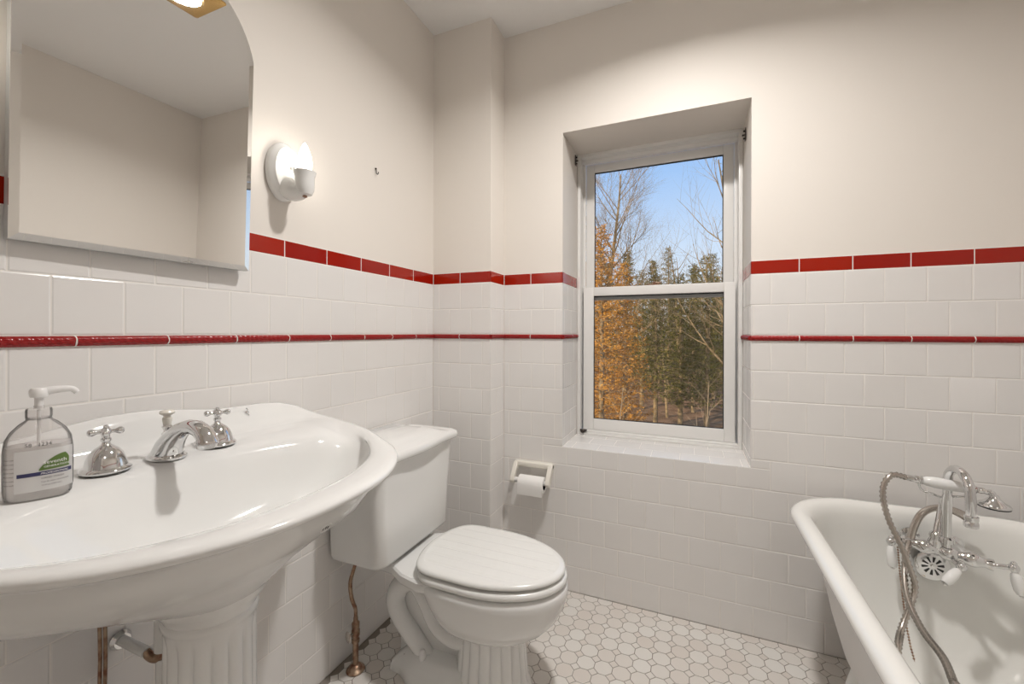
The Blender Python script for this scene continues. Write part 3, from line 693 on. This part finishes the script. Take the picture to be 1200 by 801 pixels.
# toilet supply stop
VX, VY = .066, 1.083
val = thing('toilet_supply_valve', 'aged copper floor supply valve and riser below the toilet tank', 'water valve', (VX, VY, 0))
MB().lathe([(.028, .0003), (.030, .003), (.027, .008), (.021, .011), (.018, .016), (.014, .020), (.010, .022)], (VX, VY, 0), seg=32).build('floor_flange', M['brown'], val)
MB().lathe([(.0095, .018), (.0095, .092), (.0125, .094), (.0125, .104), (.010, .106), (.011, .112), (.0135, .118), (.0135, .134), (.011, .140), (.0125, .143), (.0125, .158), (.009, .162), (.0075, .166), (.0075, .176)], (VX, VY, 0), seg=20).build('valve_body', M['brown'], val, ang=30)
MB().tube([(VX, VY, .174), (VX-.001, VY-.001, .205), (VX-.012, VY-.006, .24), (VX-.016, VY-.008, .290), (VX-.006, VY-.003, .335), (VX+.002, VY, .365), (VX+.002, VY, .392)], [.006, .006, .0065, .0065, .006, .006, .007], 14).build('riser_tube', M['brown'], val)
hx = Vector((VX, VY, .128)); hd = Vector((-.1, -1, 0)).normalized()
q = MB().tube([hx+hd*.008, hx+hd*.030], .004, 10, smooth=False); n2 = Vector((1, 0, 0))
q.lathe([(.0003, -.002), (.013, -.002), (.0165, 0), (.013, .002), (.0003, .002)], hx+hd*.031, hd, 24, sx=.75, sy=1.15, xdir=(1, 0, 0)); q.build('oval_handle', M['nickel'], val)

# ------------------------------------------------------------------ paper holder
ph = thing('toilet_paper_holder', 'cream ceramic toilet paper holder on the tiled wall below the window', 'toilet paper holder', (.45, YW, .5))
pz = .533; q = MB()
q.box((.355, YW-.028, pz-.012), (.537, YW, pz+.012), .006); q.build('back_plate', M['cream'], ph)
for x in (.355, .517):
    q = MB(); pr = [(0, YW-.004, pz+.009), (0, YW-.030, pz+.008), (0, YW-.050, pz-.018), (0, YW-.072, pz-.046), (0, YW-.077, pz-.062), (0, YW-.068, pz-.075), (0, YW-.052, pz-.074), (0, YW-.044, pz-.060), (0, YW-.034, pz-.034), (0, YW-.004, pz-.010)]
    q.loft([[Vector((x+dx, a[1], a[2])) for a in pr] for dx in (0, .020)]); o_ = q.build('side_arm', M['cream'], ph, ang=30)
    bv = o_.modifiers.new('b', 'BEVEL'); bv.width = .003; bv.segments = 2; bv.limit_method = 'ANGLE'
MB().tube([(.370, YW-.060, pz-.060), (.522, YW-.060, pz-.060)], .0105, 20, smooth=False).build('roller', M['plastic'], ph)
rl = thing('toilet_paper_roll', 'thin white toilet paper roll on the ceramic wall holder', 'toilet paper', (.45, YW-.060, pz-.0685))
c_ = Vector((0, YW-.060, pz-.0685)); q = MB()
def pr_ring(x, r_, n=56): return [Vector((x, c_.y+r_*math.cos(2*PI*j/n), c_.z+r_*math.sin(2*PI*j/n))) for j in range(n)]
q.loft([pr_ring(.396, .0205), pr_ring(.396, .032), pr_ring(.3975, .0335), pr_ring(.5095, .0335), pr_ring(.511, .032), pr_ring(.511, .0205)], cap0=False, cap1=False)
q.build('wound_paper', M['paper'], rl, ang=50)
q = MB(); q.loft([pr_ring(.3965, .0203), pr_ring(.5105, .0203), pr_ring(.5105, .0190), pr_ring(.3965, .0190), pr_ring(.3965, .0203)], cap0=False, cap1=False); q.build('card_core', M['gasket'], rl, ang=40)
q = MB(); pts = [(c_.y-.0337*math.cos(a), c_.z+.0337*math.sin(a)) for a in [PI/2-k*.25 for k in range(7)]]+[(c_.y-.0345, c_.z-.012), (c_.y-.0340, c_.z-.030), (c_.y-.0330, c_.z-.042)]
q.loft([[Vector((x, a, b)) for a, b in pts]+[Vector((x, a+.0006, b)) for a, b in pts[::-1]] for x in (.398, .43, .47, .5095)]); q.build('loose_sheet', M['paper'], rl, ang=50)

# ------------------------------------------------------------------ bathtub
X0, X1, Y0, Y1, ZT = 1.372, 2.118, .20, 1.712, .580
tub = thing('bathtub', 'white rolled-rim clawfoot bathtub along the right wall', 'bathtub', ((X0+X1)/2, .95, 0))
def tubring(ins, z, rf=.20, rn=.34, yfar=None, n=18, insx=None):
    ix = ins if insx is None else insx; x0, x1, y0, y1 = X0+ix, X1-ix, Y0+ins, (Y1-ins) if yfar is None else yfar
    out = []
    for cx, cy, a0, r_ in ((x1-rf, y1-rf, 0, rf), (x0+rf, y1-rf, PI/2, rf), (x0+rn, y0+rn, PI, rn), (x1-rn, y0+rn, 1.5*PI, rn)):
        for k in range(n+1): a = a0+PI/2*k/n; out.append(Vector((cx+r_*math.cos(a), cy+r_*math.sin(a), z)))
    res = []
    for i, p_ in enumerate(out):
        q_ = out[(i+1) % len(out)]; res.append(p_)
        if (i+1) % (n+1) == 0:
            m_ = 16
            for k in range(1, m_): res.append(p_.lerp(q_, k/m_))
    return res
# rim roll cross-section then the inside
RR = .024
tr_ = []
# outside wall going up to the rim, from the bottom
outer = [tubring(.34, .085, .08, .10), tubring(.26, .088, .12, .16), tubring(.20, .105, .15, .22), tubring(.15, .15, .16, .27), tubring(.115, .22, .165, .30), tubring(.090, .32, .17, .32), tubring(.070, .43, .17, .33), tubring(.056, .52, .165, .335), tubring(.050, .548, .16, .335)]
rim = [tubring(.036, .548, .175), tubring(.016, .546, .19), tubring(.004, .552, .20), tubring(0, .562, .20), tubring(.003, .572, .20), tubring(.012, .579, .195), tubring(.026, .581, .185), tubring(.042, .577, .172), tubring(.052, .566, .165)]
inn = [tubring(.060, .545, .160, .33), tubring(.066, .50, .155, .33, insx=.066), tubring(.078, .42, .15, .32, insx=.076), tubring(.095, .33, .145, .31, insx=.090), tubring(.125, .24, .14, .29, insx=.112), tubring(.165, .175, .13, .26, insx=.145), tubring(.215, .138, .12, .22, insx=.19), tubring(.28, .122, .08, .14, insx=.25), tubring(.34, .118, .02, .06, insx=.33)]
for rr_ in inn:       # the head end near the camera slopes back more gently
    for p_ in rr_:
        t_ = ss(.9, .2, p_.y); p_.y += 0
q = MB(); q.loft(outer+rim[:1], cap1=False); q.build('tub_shell', M['tub_out'], tub, ang=60)
q = MB(); q.loft(rim+inn, cap0=False, cap1=True); q.build('tub_basin', M['enamel'], tub, ang=60)
for fx in (X0+.17, X1-.17):
    for fy in (Y0+.30, Y1-.24):
        q = MB(); sx = -1 if fx < 1.7 else 1
        q.tube([(fx-sx*.0, fy, .16), (fx+sx*.02, fy, .11), (fx+sx*.03, fy, .06), (fx+sx*.02, fy, .028)], [.035, .028, .020, .026], 14); q.ball((fx+sx*.022, fy, .024), .024)
        for k in (-1, 0, 1): q.ball((fx+sx*.042, fy+k*.016, .014), .013, 1.4, .8, .9, 10)
        q.build('claw_foot', M['porcelain'], tub)
# overflow plate with slots
oc = at(1092, 662, y=1.622); 
q = MB(); on = Vector((0, -1, .06)).normalized(); ox_ = Vector((1, 0, 0)); oz_ = on.cross(ox_).normalized()
def disc(mb_, c0, r0, h0, h1, n=40, rim_=.004): mb_.lathe([(.001, h0), (r0, h0), (r0, (h0+h1)/2), (r0-rim_, h1), (.001, h1)], c0, on, n)
ovf = MB(); disc(ovf, oc, .042, 0, .005); ovf = ovf.build('overflow_plate', M['chrome'], tub)
q = MB()
for k in range(10):
    an = 2*PI*k/10+.16; dr = ox_*math.cos(an)+oz_*math.sin(an); sd = on.cross(dr)
    a = oc+on*.0053+dr*.011; b = oc+on*.0053+dr*.026
    q.loft([[a-sd*.0014, a+sd*.0014, a+sd*.0014+on*.0006, a-sd*.0014+on*.0006], [b-sd*.0036, b+sd*.0036, b+sd*.0036+on*.0006, b-sd*.0036+on*.0006]])
q.build('overflow_slots', M['gasket'], ovf, smooth=False)
MB().lathe([(.0045, .005), (.0045, .009), (.001, .010)], oc, on, 14).build('overflow_screw', M['chrome'], ovf)
# tub drain at the foot end
MB().lathe([(.001, .1185), (.030, .1185), (.032, .121), (.026, .122), (.001, .121)], (1.745, 1.33, 0), seg=32).build('tub_drain', M['brass'], tub)

# ------------------------------------------------------------------ tub faucet
FY = 1.565
tf = thing('tub_faucet', 'chrome gooseneck tub faucet with white porcelain levers inside the tub end', 'faucet', (1.76, FY, .5))
PL = at(1056, 632, y=FY+.012); PR = at(1164, 662, y=FY-.03); PCn = at(1110, 645, y=FY-.005)
q = MB(); ax = (PR-PL); ln = ax.length
prof = [(.001, 0), (.014, .0), (.016, .006), (.013, .012), (.0125, .030), (.016, .036), (.019, .046), (.0195, .054), (.016, .064), (.012, .070), (.012, ln*.5-.014), (.019, ln*.5-.006), (.021, ln*.5+.006), (.019, ln*.5+.016), (.012, ln*.5+.024), (.012, ln-.060), (.016, ln-.054), (.0195, ln-.042), (.019, ln-.032), (.014, ln-.022), (.012, ln-.014), (.015, ln-.006), (.015, ln), (.001, ln)]
q.lathe(prof, PL, ax, 28)
# inlet shanks to the tub wall
for t_ in (.22, .78):
    a = PL.lerp(PR, t_); b = Vector((a.x, 1.645, a.z)); q.tube([a, b], .013, 18, smooth=False); q.lathe([(.024, 0), (.024, .004), (.014, .010)], b-Vector((0, .012, 0)), (0, -1, 0), 24)
q.build('valve_body', M['chrome'], tf)
def lever(hub, stem_from, tip, nm='lever_handle'):
    q = MB(); q.tube([stem_from, hub], .0065, 14, smooth=False); q.ball(hub, .0115); d_ = (tip-hub); 
    for sgn_ in (1, -1):
        q.ball(hub+Vector((0, 0, .011)), .0065) if sgn_ == 1 else None
    q.lathe([(.006, 0), (.0075, .010), (.006, .013)], hub, d_, 14)
    h_ = q.build(nm, M['chrome'], tf)
    MB().lathe([(.0065, .012), (.0100, .017), (.0125, d_.length*.5), (.0120, d_.length*.85), (.0085, d_.length)], hub, d_, 20).build('porcelain_grip', M['porcelain'], h_)
    MB().lathe([(.005, 0), (.0055, .003), (.003, .006), (.0005, .007)], hub+d_, d_, 12).build('grip_button', M['chrome'], h_)
lever(at(1044, 634, y=FY+.02), PL, at(1046, 664, y=FY-.0))
lever(at(1188, 665, y=FY-.045), PR, at(1197, 697, y=FY-.055))
pm = at(1118, 657, y=FY-.03); lever(at(1127, 664, y=FY-.05), pm, at(1107, 683, y=FY-.075))
# gooseneck spout
g0 = at(1109, 640, y=FY-.015)
gp = [g0, g0+Vector((0, 0, .04)), g0+Vector((0, -.002, .10)), g0+Vector((0, -.004, .160))]
for k in range(1, 9):
    a = PI*k/8; gp.append(g0+Vector((0, -.004-.052*(1-math.cos(a)), .178+.052*math.sin(a))))
gp += [g0+Vector((0, -.110, .165)), g0+Vector((0, -.112, .125))]
q = MB(); q.tube(gp, .0105, 20, sub=4); q.lathe([(.017, 0), (.017, .012), (.0125, .016)], g0+Vector((0, 0, .012)), seg=22); q.lathe([(.0105, 0), (.014, .002), (.014, .010), (.012, .014), (.0142, .018), (.0142, .028), (.012, .030), (.008, .030)], gp[-1]+Vector((0, 0, .006)), (0, 0, -1), 22); q.build('gooseneck_spout', M['chrome'], tf)
# riser post that carries the cradle
r0 = at(1096, 640, y=FY); r1 = at(1105, 584, y=FY+.01)
q = MB(); dd_ = (r1-r0).length; q.lathe([(.017, 0), (.018, .012), (.015, .022), (.0165, .028), (.0165, .036), (.011, .042), (.0075, dd_*.8), (.006, dd_), (.0085, dd_+.004), (.001, dd_+.008)], r0, r1-r0, 20)
H0 = at(1078, 562, y=FY-.02); H1 = at(1141, 573, y=FY-.045)
dn = Vector((0, 0, -.024))
q.tube([H0+Vector((-.004, -.012, .008)), H0+Vector((-.002, .0, -.012)), H0+Vector((.008, .008, -.030)), H0.lerp(H1, .3)+Vector((0, .012, -.036)), r1+Vector((0, 0, .004)), H0.lerp(H1, .7)+Vector((0, .012, -.032)), H1+Vector((-.004, .004, -.022)), H1+Vector((0, -.004, -.010)), H1+Vector((.0, -.012, .006))], .0032, 10)
q.build('cradle', M['chrome'], tf)
# hand shower
hs = thing('hand_shower', 'white handled telephone hand shower resting on the tub faucet cradle', 'hand shower', H0)
hd_ = (H1-H0).normalized(); HL = (H1-H0).length
MB().lathe([(.0085, .004), (.0125, .012), (.0150, .03), (.0150, HL*.6), (.0125, HL-.010), (.0085, HL-.002)], H0, hd_, 28).build('porcelain_handle', M['porcelain'], hs)
MB().lathe([(.007, -.030), (.0085, -.026), (.0085, -.012), (.0105, -.010), (.0105, -.004), (.0085, 0), (.011, .004), (.009, .008)], H0, hd_, 22).build('hose_ferrule', M['chrome'], hs)
q = MB()
q.lathe([(.009, HL-.004), (.0115, HL), (.010, HL+.004), (.0075, HL+.008), (.0085, HL+.014), (.007, HL+.020)], H0, hd_, 22)
e1 = H0+hd_*(HL+.016); hc = at(1165, 586, y=FY-.055)
q.tube([e1, e1+hd_*.010+Vector((0, 0, -.002)), hc+Vector((-.006, 0, .020)), hc+Vector((0, 0, .006))], [.0065, .0065, .0065, .009], 16)
q.lathe([(.008, .014), (.011, .006), (.020, -.003), (.029, -.008), (.0315, -.012), (.0315, -.015), (.030, -.0165)], hc, seg=36); q.build('shower_head', M['chrome'], hs)
MB().lathe([(.0305, -.0150), (.0305, -.0185), (.028, -.0195), (.001, -.0185)], hc, seg=36).build('spray_face', M['rubber'], hs)
h0 = H0-hd_*.028
hose = [h0, at(1046, 556, y=FY-.03), at(1036, 567, y=FY-.04), at(1035, 585, y=FY-.05), at(1042, 610, y=FY-.06), at(1054, 635, y=FY-.075), at(1065, 662, y=FY-.09), at(1072, 685, y=FY-.10), at(1068, 706, y=FY-.12), at(1056, 738, y=FY-.16), at(1052, 765, y=1.33)]
e_ = Vector((1.50, 1.16, .150)); hose += [Vector((1.52, 1.24, .21)), Vector((1.56, 1.10, .165)), Vector((1.64, 1.02, .155))]
hose += [at(1128, 822, y=1.10), at(1118, 800, y=1.16), at(1105, 770, y=1.24), at(1083, 741, y=1.33), at(1068, 713, y=1.40), at(1061, 690, y=1.45), at(1060, 664, y=1.50), at(1063, 645, y=FY-.03), at(1066, 634, y=FY)]
q = MB(); q.tube(hose, .0085, 12, ridge=.0120, sub=8); q.build('metal_hose', M['nickel'], hs, ang=80)
# outlet elbow that curls up behind the body
q = MB(); q.tube([at(1066, 636, y=FY+.01), at(1070, 620, y=FY+.015), at(1078, 604, y=FY+.02), at(1090, 596, y=FY+.03), at(1106, 595, y=FY+.035), at(1122, 600, y=FY+.04), at(1133, 606, y=FY+.04)], [.0095, .009, .009, .009, .009, .011, .012], 16); q.build('return_pipe', M['nickel'], tf)
# stopper chain
ch = [at(1052, 641, y=FY-.02), at(1055, 675, y=FY-.06), at(1059, 708, y=FY-.10), at(1062, 732, y=1.42), at(1067, 757, y=1.38), at(1072, 775, y=1.35)]
q = MB(); tot = 0
P_ = []
for a, b in zip(ch[:-1], ch[1:]):
    n = int((b-a).length/.0066)
    for k in range(n): P_.append(a.lerp(b, k/n))
for p_ in P_: q.ball(p_, .0027, seg=8)
q.tube(ch, .0007, 5, smooth=False)
tag(q.build('stopper_chain', M['brown']), 'thin brown bead chain hanging beside the hose in the tub', 'chain')

# ------------------------------------------------------------------ outdoors
GZ = -4.2
def ground_h(x, y): return GZ+.035*(y-20)+.35*noise.noise(Vector((x*.08, y*.08, 0)))
n = 40; vs = []; fs = []
for i in range(n+1):
    for j in range(n+1):
        x = -60+110*i/n; y = 4+110*j/n; vs.append((x, y, ground_h(x, y)))
for i in range(n):
    for j in range(n): fs.append((i*(n+1)+j, (i+1)*(n+1)+j, (i+1)*(n+1)+j+1, i*(n+1)+j+1))
go = MB().add(vs, fs).build('ground', M['earth']); go['kind'] = 'structure'; go.name = 'ground'
def branch(mb, p, d, L_, r_, depth, rg, up=.25, spread=.6, kids=4, out=None, seg=5):
    pts = [Vector(p)]; rads = [r_]; dr = Vector(d).normalized(); k = 5
    for i in range(k):
        dr = (dr+Vector((rg.uniform(-1, 1), rg.uniform(-1, 1), rg.uniform(-.6, .9)))*.13+Z*up*.12).normalized(); pts.append(pts[-1]+dr*(L_/k)); rads.append(r_*(1-.8*(i+1)/k))
    mb.tube(pts, rads, seg, smooth=False, cap=False)
    if out is not None: out.extend([(pts[i], dr) for i in range(1, len(pts))])
    if depth <= 0: return
    for i in range(kids):
        t_ = .25+.72*(i+rg.random())/kids; f_ = t_*k; a = int(f_); a = min(a, k-1); q_ = pts[a].lerp(pts[a+1], f_-a)
        base_d = (pts[a+1]-pts[a]).normalized(); sd = base_d.orthogonal().normalized(); sd.rotate(Matrix.Rotation(rg.random()*2*PI, 3, base_d)); nd = (base_d*.8+sd*spread).normalized()
        branch(mb, q_, nd, L_*rg.uniform(.42, .62), r_*(1-.75*t_)*.62, depth-1, rg, up, spread, kids, out, 4 if depth > 1 else 3)
def bare_tree(x, y, H, label, seed, r0=.14, depth=3, kids=5, spread=.75, lean=(0, 0), mt_='bark', group='bare trees outside the window'):
    rg = random.Random(seed); z0 = ground_h(x, y)-.05; t = thing('bare_tree', label, 'tree', (x, y, z0), group)
    q_ = MB(); tw = MB(); P0 = Vector((x, y, z0)); pts = [P0]; k = 9; dr = Vector((lean[0], lean[1], 1)).normalized()
    for i in range(k): dr = (dr+Vector((rg.uniform(-1, 1), rg.uniform(-1, 1), 0))*.05).normalized(); pts.append(pts[-1]+dr*(H/k))
    q_.tube(pts, [r0*(1-.85*i/k) for i in range(k+1)], 8, smooth=False, cap=False); q_.build('trunk', M[mt_], t)
    for i in range(int(kids*4)):
        t_ = .28+.70*(i+rg.random())/(kids*4); f_ = t_*k; a = min(int(f_), k-1); q2_ = pts[a].lerp(pts[a+1], f_-a); an = rg.random()*2*PI
        nd = Vector((math.cos(an)*spread, math.sin(an)*spread, .55+.5*t_)); branch(tw, q2_, nd, H*(.40-.22*t_), r0*(1-.8*t_)*.42, depth-1, rg, .5, .7, kids)
    tw.build('branches', M[mt_], t, smooth=False); return t
def evergreen(x, y, H, R0, label, seed, mt_='hemlock', nb=60, leaf=.11, group='evergreens outside the window', name='evergreen_tree', droop=.18, dens=13, base=.12, shape=1.0):
    rg = random.Random(seed); z0 = ground_h(x, y)-.05; t = thing(name, label, 'tree', (x, y, z0), group)
    q_ = MB(); q_.tube([(x, y, z0), (x+.05, y, z0+H*.5), (x, y, z0+H*.97)], [.13, .08, .015], 8, smooth=False, cap=False)
    fo = MB()
    for i in range(nb):
        t_ = base+(1-base)*(i+rg.random())/nb; an = i*2.399+rg.uniform(-.3, .3); Lb = R0*(1-t_)**(.75*shape)*rg.uniform(.7, 1.1)+.15; o_ = Vector((x, y, z0+H*t_*.98)); dr = Vector((math.cos(an), math.sin(an), .18))
        tip = o_+dr*Lb+Vector((0, 0, -droop*Lb*Lb*.5)); q_.tube([o_, o_.lerp(tip, .5)+Z*.05*Lb, tip], [.018, .012, .004], 3, smooth=False, cap=False)
        m_ = int(dens*Lb)+4
        for k in range(m_):
            f_ = ((k+rg.random())/m_)**.8; c_ = o_.lerp(tip, f_)+Vector((rg.uniform(-1, 1), rg.uniform(-1, 1), rg.uniform(-.55, .35)))*(.30*Lb*(1-.4*f_)*.6+.05)
            for _ in range(3):
                a = Vector((rg.uniform(-1, 1), rg.uniform(-1, 1), rg.uniform(-.7, .5))).normalized(); b = a.orthogonal().normalized(); b.rotate(Matrix.Rotation(rg.random()*6.28, 3, a)); s_ = leaf*rg.uniform(.6, 1.4)
                c2 = c_+Vector((rg.uniform(-1, 1), rg.uniform(-1, 1), rg.uniform(-1, 1)))*leaf*.9
                fo.add([c2-b*s_*.22, c2+a*s_, c2+b*s_*.22, c2-a*s_*.5], [(0, 1, 2, 3)])
    q_.build('trunk', M['bark'], t); fo.build('foliage', M[mt_], t, smooth=False); return t
# lateral position from a column of the photograph at a given distance
def gx(px, y): return at(px, HOR, y=y).x
ev = [(768, 24, 8.7, 1.9), (797, 21, 8.0, 1.8), (828, 20.5, 8.8, 1.8), (752, 29, 9.4, 2.0), (852, 25, 9.0, 1.9), (783, 33, 11.4, 2.2), (836, 34, 10.8, 2.2), (812, 29, 9.6, 2.0)]
nm = ['leftmost dark evergreen just right of the russet tree', 'evergreen left of centre in the right half of the window', 'nearest dark evergreen in the right half of the window', 'evergreen standing behind the russet tree edge', 'evergreen at the right edge of the window view', 'far evergreen in the middle gap of the wood', 'far evergreen behind the right hand trees', 'evergreen deep in the wood between the near ones']
for i, (px, y, H, R0) in enumerate(ev): evergreen(gx(px, y), y, H, R0, nm[i], 30+i, nb=95, leaf=.085, dens=21, base=.24)
ru = [(704, 15, 9.4, 1.75), (731, 17, 8.2, 1.25), (690, 18.5, 8.6, 1.6)]  # orange foliage stands in for the glow reflected in the left panes
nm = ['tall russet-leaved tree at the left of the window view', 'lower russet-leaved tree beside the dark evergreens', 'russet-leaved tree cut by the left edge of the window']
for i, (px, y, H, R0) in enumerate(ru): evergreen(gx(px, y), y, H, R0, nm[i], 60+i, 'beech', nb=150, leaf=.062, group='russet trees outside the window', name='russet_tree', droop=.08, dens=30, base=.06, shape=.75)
bt = [(703, 20, 13.0, 'large bare tree spreading branches over the russet tree', 5, .20, (.0, 0), 'bark'),
      (800, 30, 11.0, 'slim bare tree rising above the evergreens in the centre', 8, .11, (0, 0), 'bark'), (782, 27, 9.6, 'thin bare tree leaning left of the centre evergreens', 12, .08, (-.05, 0), 'bark'),
      (820, 32, 11.5, 'slim bare tree rising above the right hand evergreens', 15, .10, (.03, 0), 'bark'), (868, 18, 12.0, 'bare tree just beyond the right edge of the window', 19, .15, (-.02, 0), 'bark')]
for px, y, H, lb, sd, r0, ln_, mt_ in bt: bare_tree(gx(px, y), y, H, lb, sd, r0, 4 if sd == 5 else 3, 5 if sd != 5 else 7, .8, ln_, mt_)
# near shrub with pale twigs crossing the lower pane
for px, y, H, lb, sd in ((812, 11, 4.6, 'pale bare sapling crossing the right half of the lower pane', 23), (716, 10.5, 4.4, 'pale bare sapling in front of the russet tree', 27)):
    bare_tree(gx(px, y), y, H, lb, sd, .035, 3, 4, 1.0, (.03, 0), 'barkl', 'pale saplings outside the window')
# far wood line: many thin trunks, each its own
proto = None; rg = random.Random(99)
for i in range(46):
    y = rg.uniform(34, 58); px = 690+i*3.8+rg.uniform(-3, 3); x = gx(px, y); z0 = ground_h(x, y)-.1
    if i % 6 == 0:
        q = MB(); H = 8.5+rg.uniform(-1, 1); pts = [Vector((0, 0, 0))]; dr = Vector((0, 0, 1))
        for k in range(6): dr = (dr+Vector((rg.uniform(-1, 1), rg.uniform(-1, 1), 0))*.06).normalized(); pts.append(pts[-1]+dr*H/6)
        q.tube(pts, [.12*(1-.85*k/6) for k in range(7)], 6, smooth=False, cap=False)
        for k in range(16):
            t_ = .25+.7*k/16; f_ = t_*6; a = min(int(f_), 5); an = rg.random()*6.28; branch(q, pts[a].lerp(pts[a+1], f_-a), Vector((math.cos(an)*.8, math.sin(an)*.8, .7)), H*.2, .03, 1, rg, .4, .7, 3)
        proto = q.build('far_tree', M['bark'], smooth=False); o = proto
    else:
        o = proto.copy(); COL.objects.link(o); o.rotation_euler.z = rg.random()*6.28; o.scale = (1, 1, rg.uniform(.85, 1.15))
    o.location = (x, y, z0); tag(o, 'slim bare tree in the distant wood behind the evergreens', 'tree', 'distant bare trees of the wood')
# screen of evergreens behind, closing the wood
rg = random.Random(5)
a0 = evergreen(gx(765, 44), 44, 12.0, 2.8, 'dark evergreen in the far back row of the wood', 81, nb=60, leaf=.2, group='far row of evergreens', dens=12)
for i, px in enumerate((690, 712, 735, 790, 815, 840, 866)):
    y = 44+rg.uniform(-3, 6); c = a0.copy(); COL.objects.link(c); x = gx(px, y); c.location = (x, y, ground_h(x, y)-.1); c.rotation_euler.z = rg.random()*6; s_ = rg.uniform(.8, 1.08); c.scale = (s_, s_, s_)
    for chd in list(a0.children): k_ = chd.copy(); COL.objects.link(k_); k_.parent = c

# ------------------------------------------------------------------ light
for lo, e_ in ((s1, 2.0), (s2, 1.8)):
    ld = bpy.data.lights.new('sconce_glow', 'POINT'); ld.energy = e_; ld.shadow_soft_size = .018; ld.color = (1, .92, .80)
    ob = bpy.data.objects.new('sconce_glow', ld); COL.objects.link(ob); ob.location = (lo[0]+.0, lo[1], lo[2])
for m_ in (M['bulb'],): pass
bpy.data.objects['bulb'].visible_shadow = True
w = bpy.data.worlds.new('World'); sc.world = w; w.use_nodes = True; nt = w.node_tree; bg = nt.nodes['Background']
tc = nt.nodes.new('ShaderNodeTexCoord'); sp = nt.nodes.new('ShaderNodeSeparateXYZ'); rp = nt.nodes.new('ShaderNodeValToRGB')
nt.links.new(tc.outputs['Generated'], sp.inputs[0]); nt.links.new(sp.outputs['Z'], rp.inputs['Fac']); nt.links.new(rp.outputs['Color'], bg.inputs['Color'])
cr = rp.color_ramp; cr.elements[0].position = 0.0; cr.elements[0].color = (.95, .92, .88, 1); cr.elements[1].position = 1; cr.elements[1].color = (.30, .50, .95, 1)
e2 = cr.elements.new(.12); e2.color = (.74, .84, .97, 1); e3 = cr.elements.new(.34); e3.color = (.37, .58, .93, 1)
bg.inputs['Strength'].default_value = 1.1
sd = bpy.data.lights.new('sun', 'SUN'); sd.energy = 5.5; sd.angle = math.radians(1); sd.color = (1, .82, .58)
so = bpy.data.objects.new('sun', sd); COL.objects.link(so); so.rotation_euler = Vector((.55, .80, -.30)).to_track_quat('-Z', 'Y').to_euler()
sc.cycles.max_bounces = 8; sc.cycles.diffuse_bounces = 5; sc.cycles.glossy_bounces = 4; sc.cycles.transparent_max_bounces = 12
sc.cycles.caustics_reflective = False; sc.cycles.caustics_refractive = False; sc.cycles.use_denoising = True; sc.cycles.sample_clamp_indirect = 4
vs_ = sc.view_settings; vs_.view_transform = 'Standard'; vs_.look = 'None'; vs_.exposure = 0.0; vs_.gamma = 1; vs_.use_curve_mapping = False
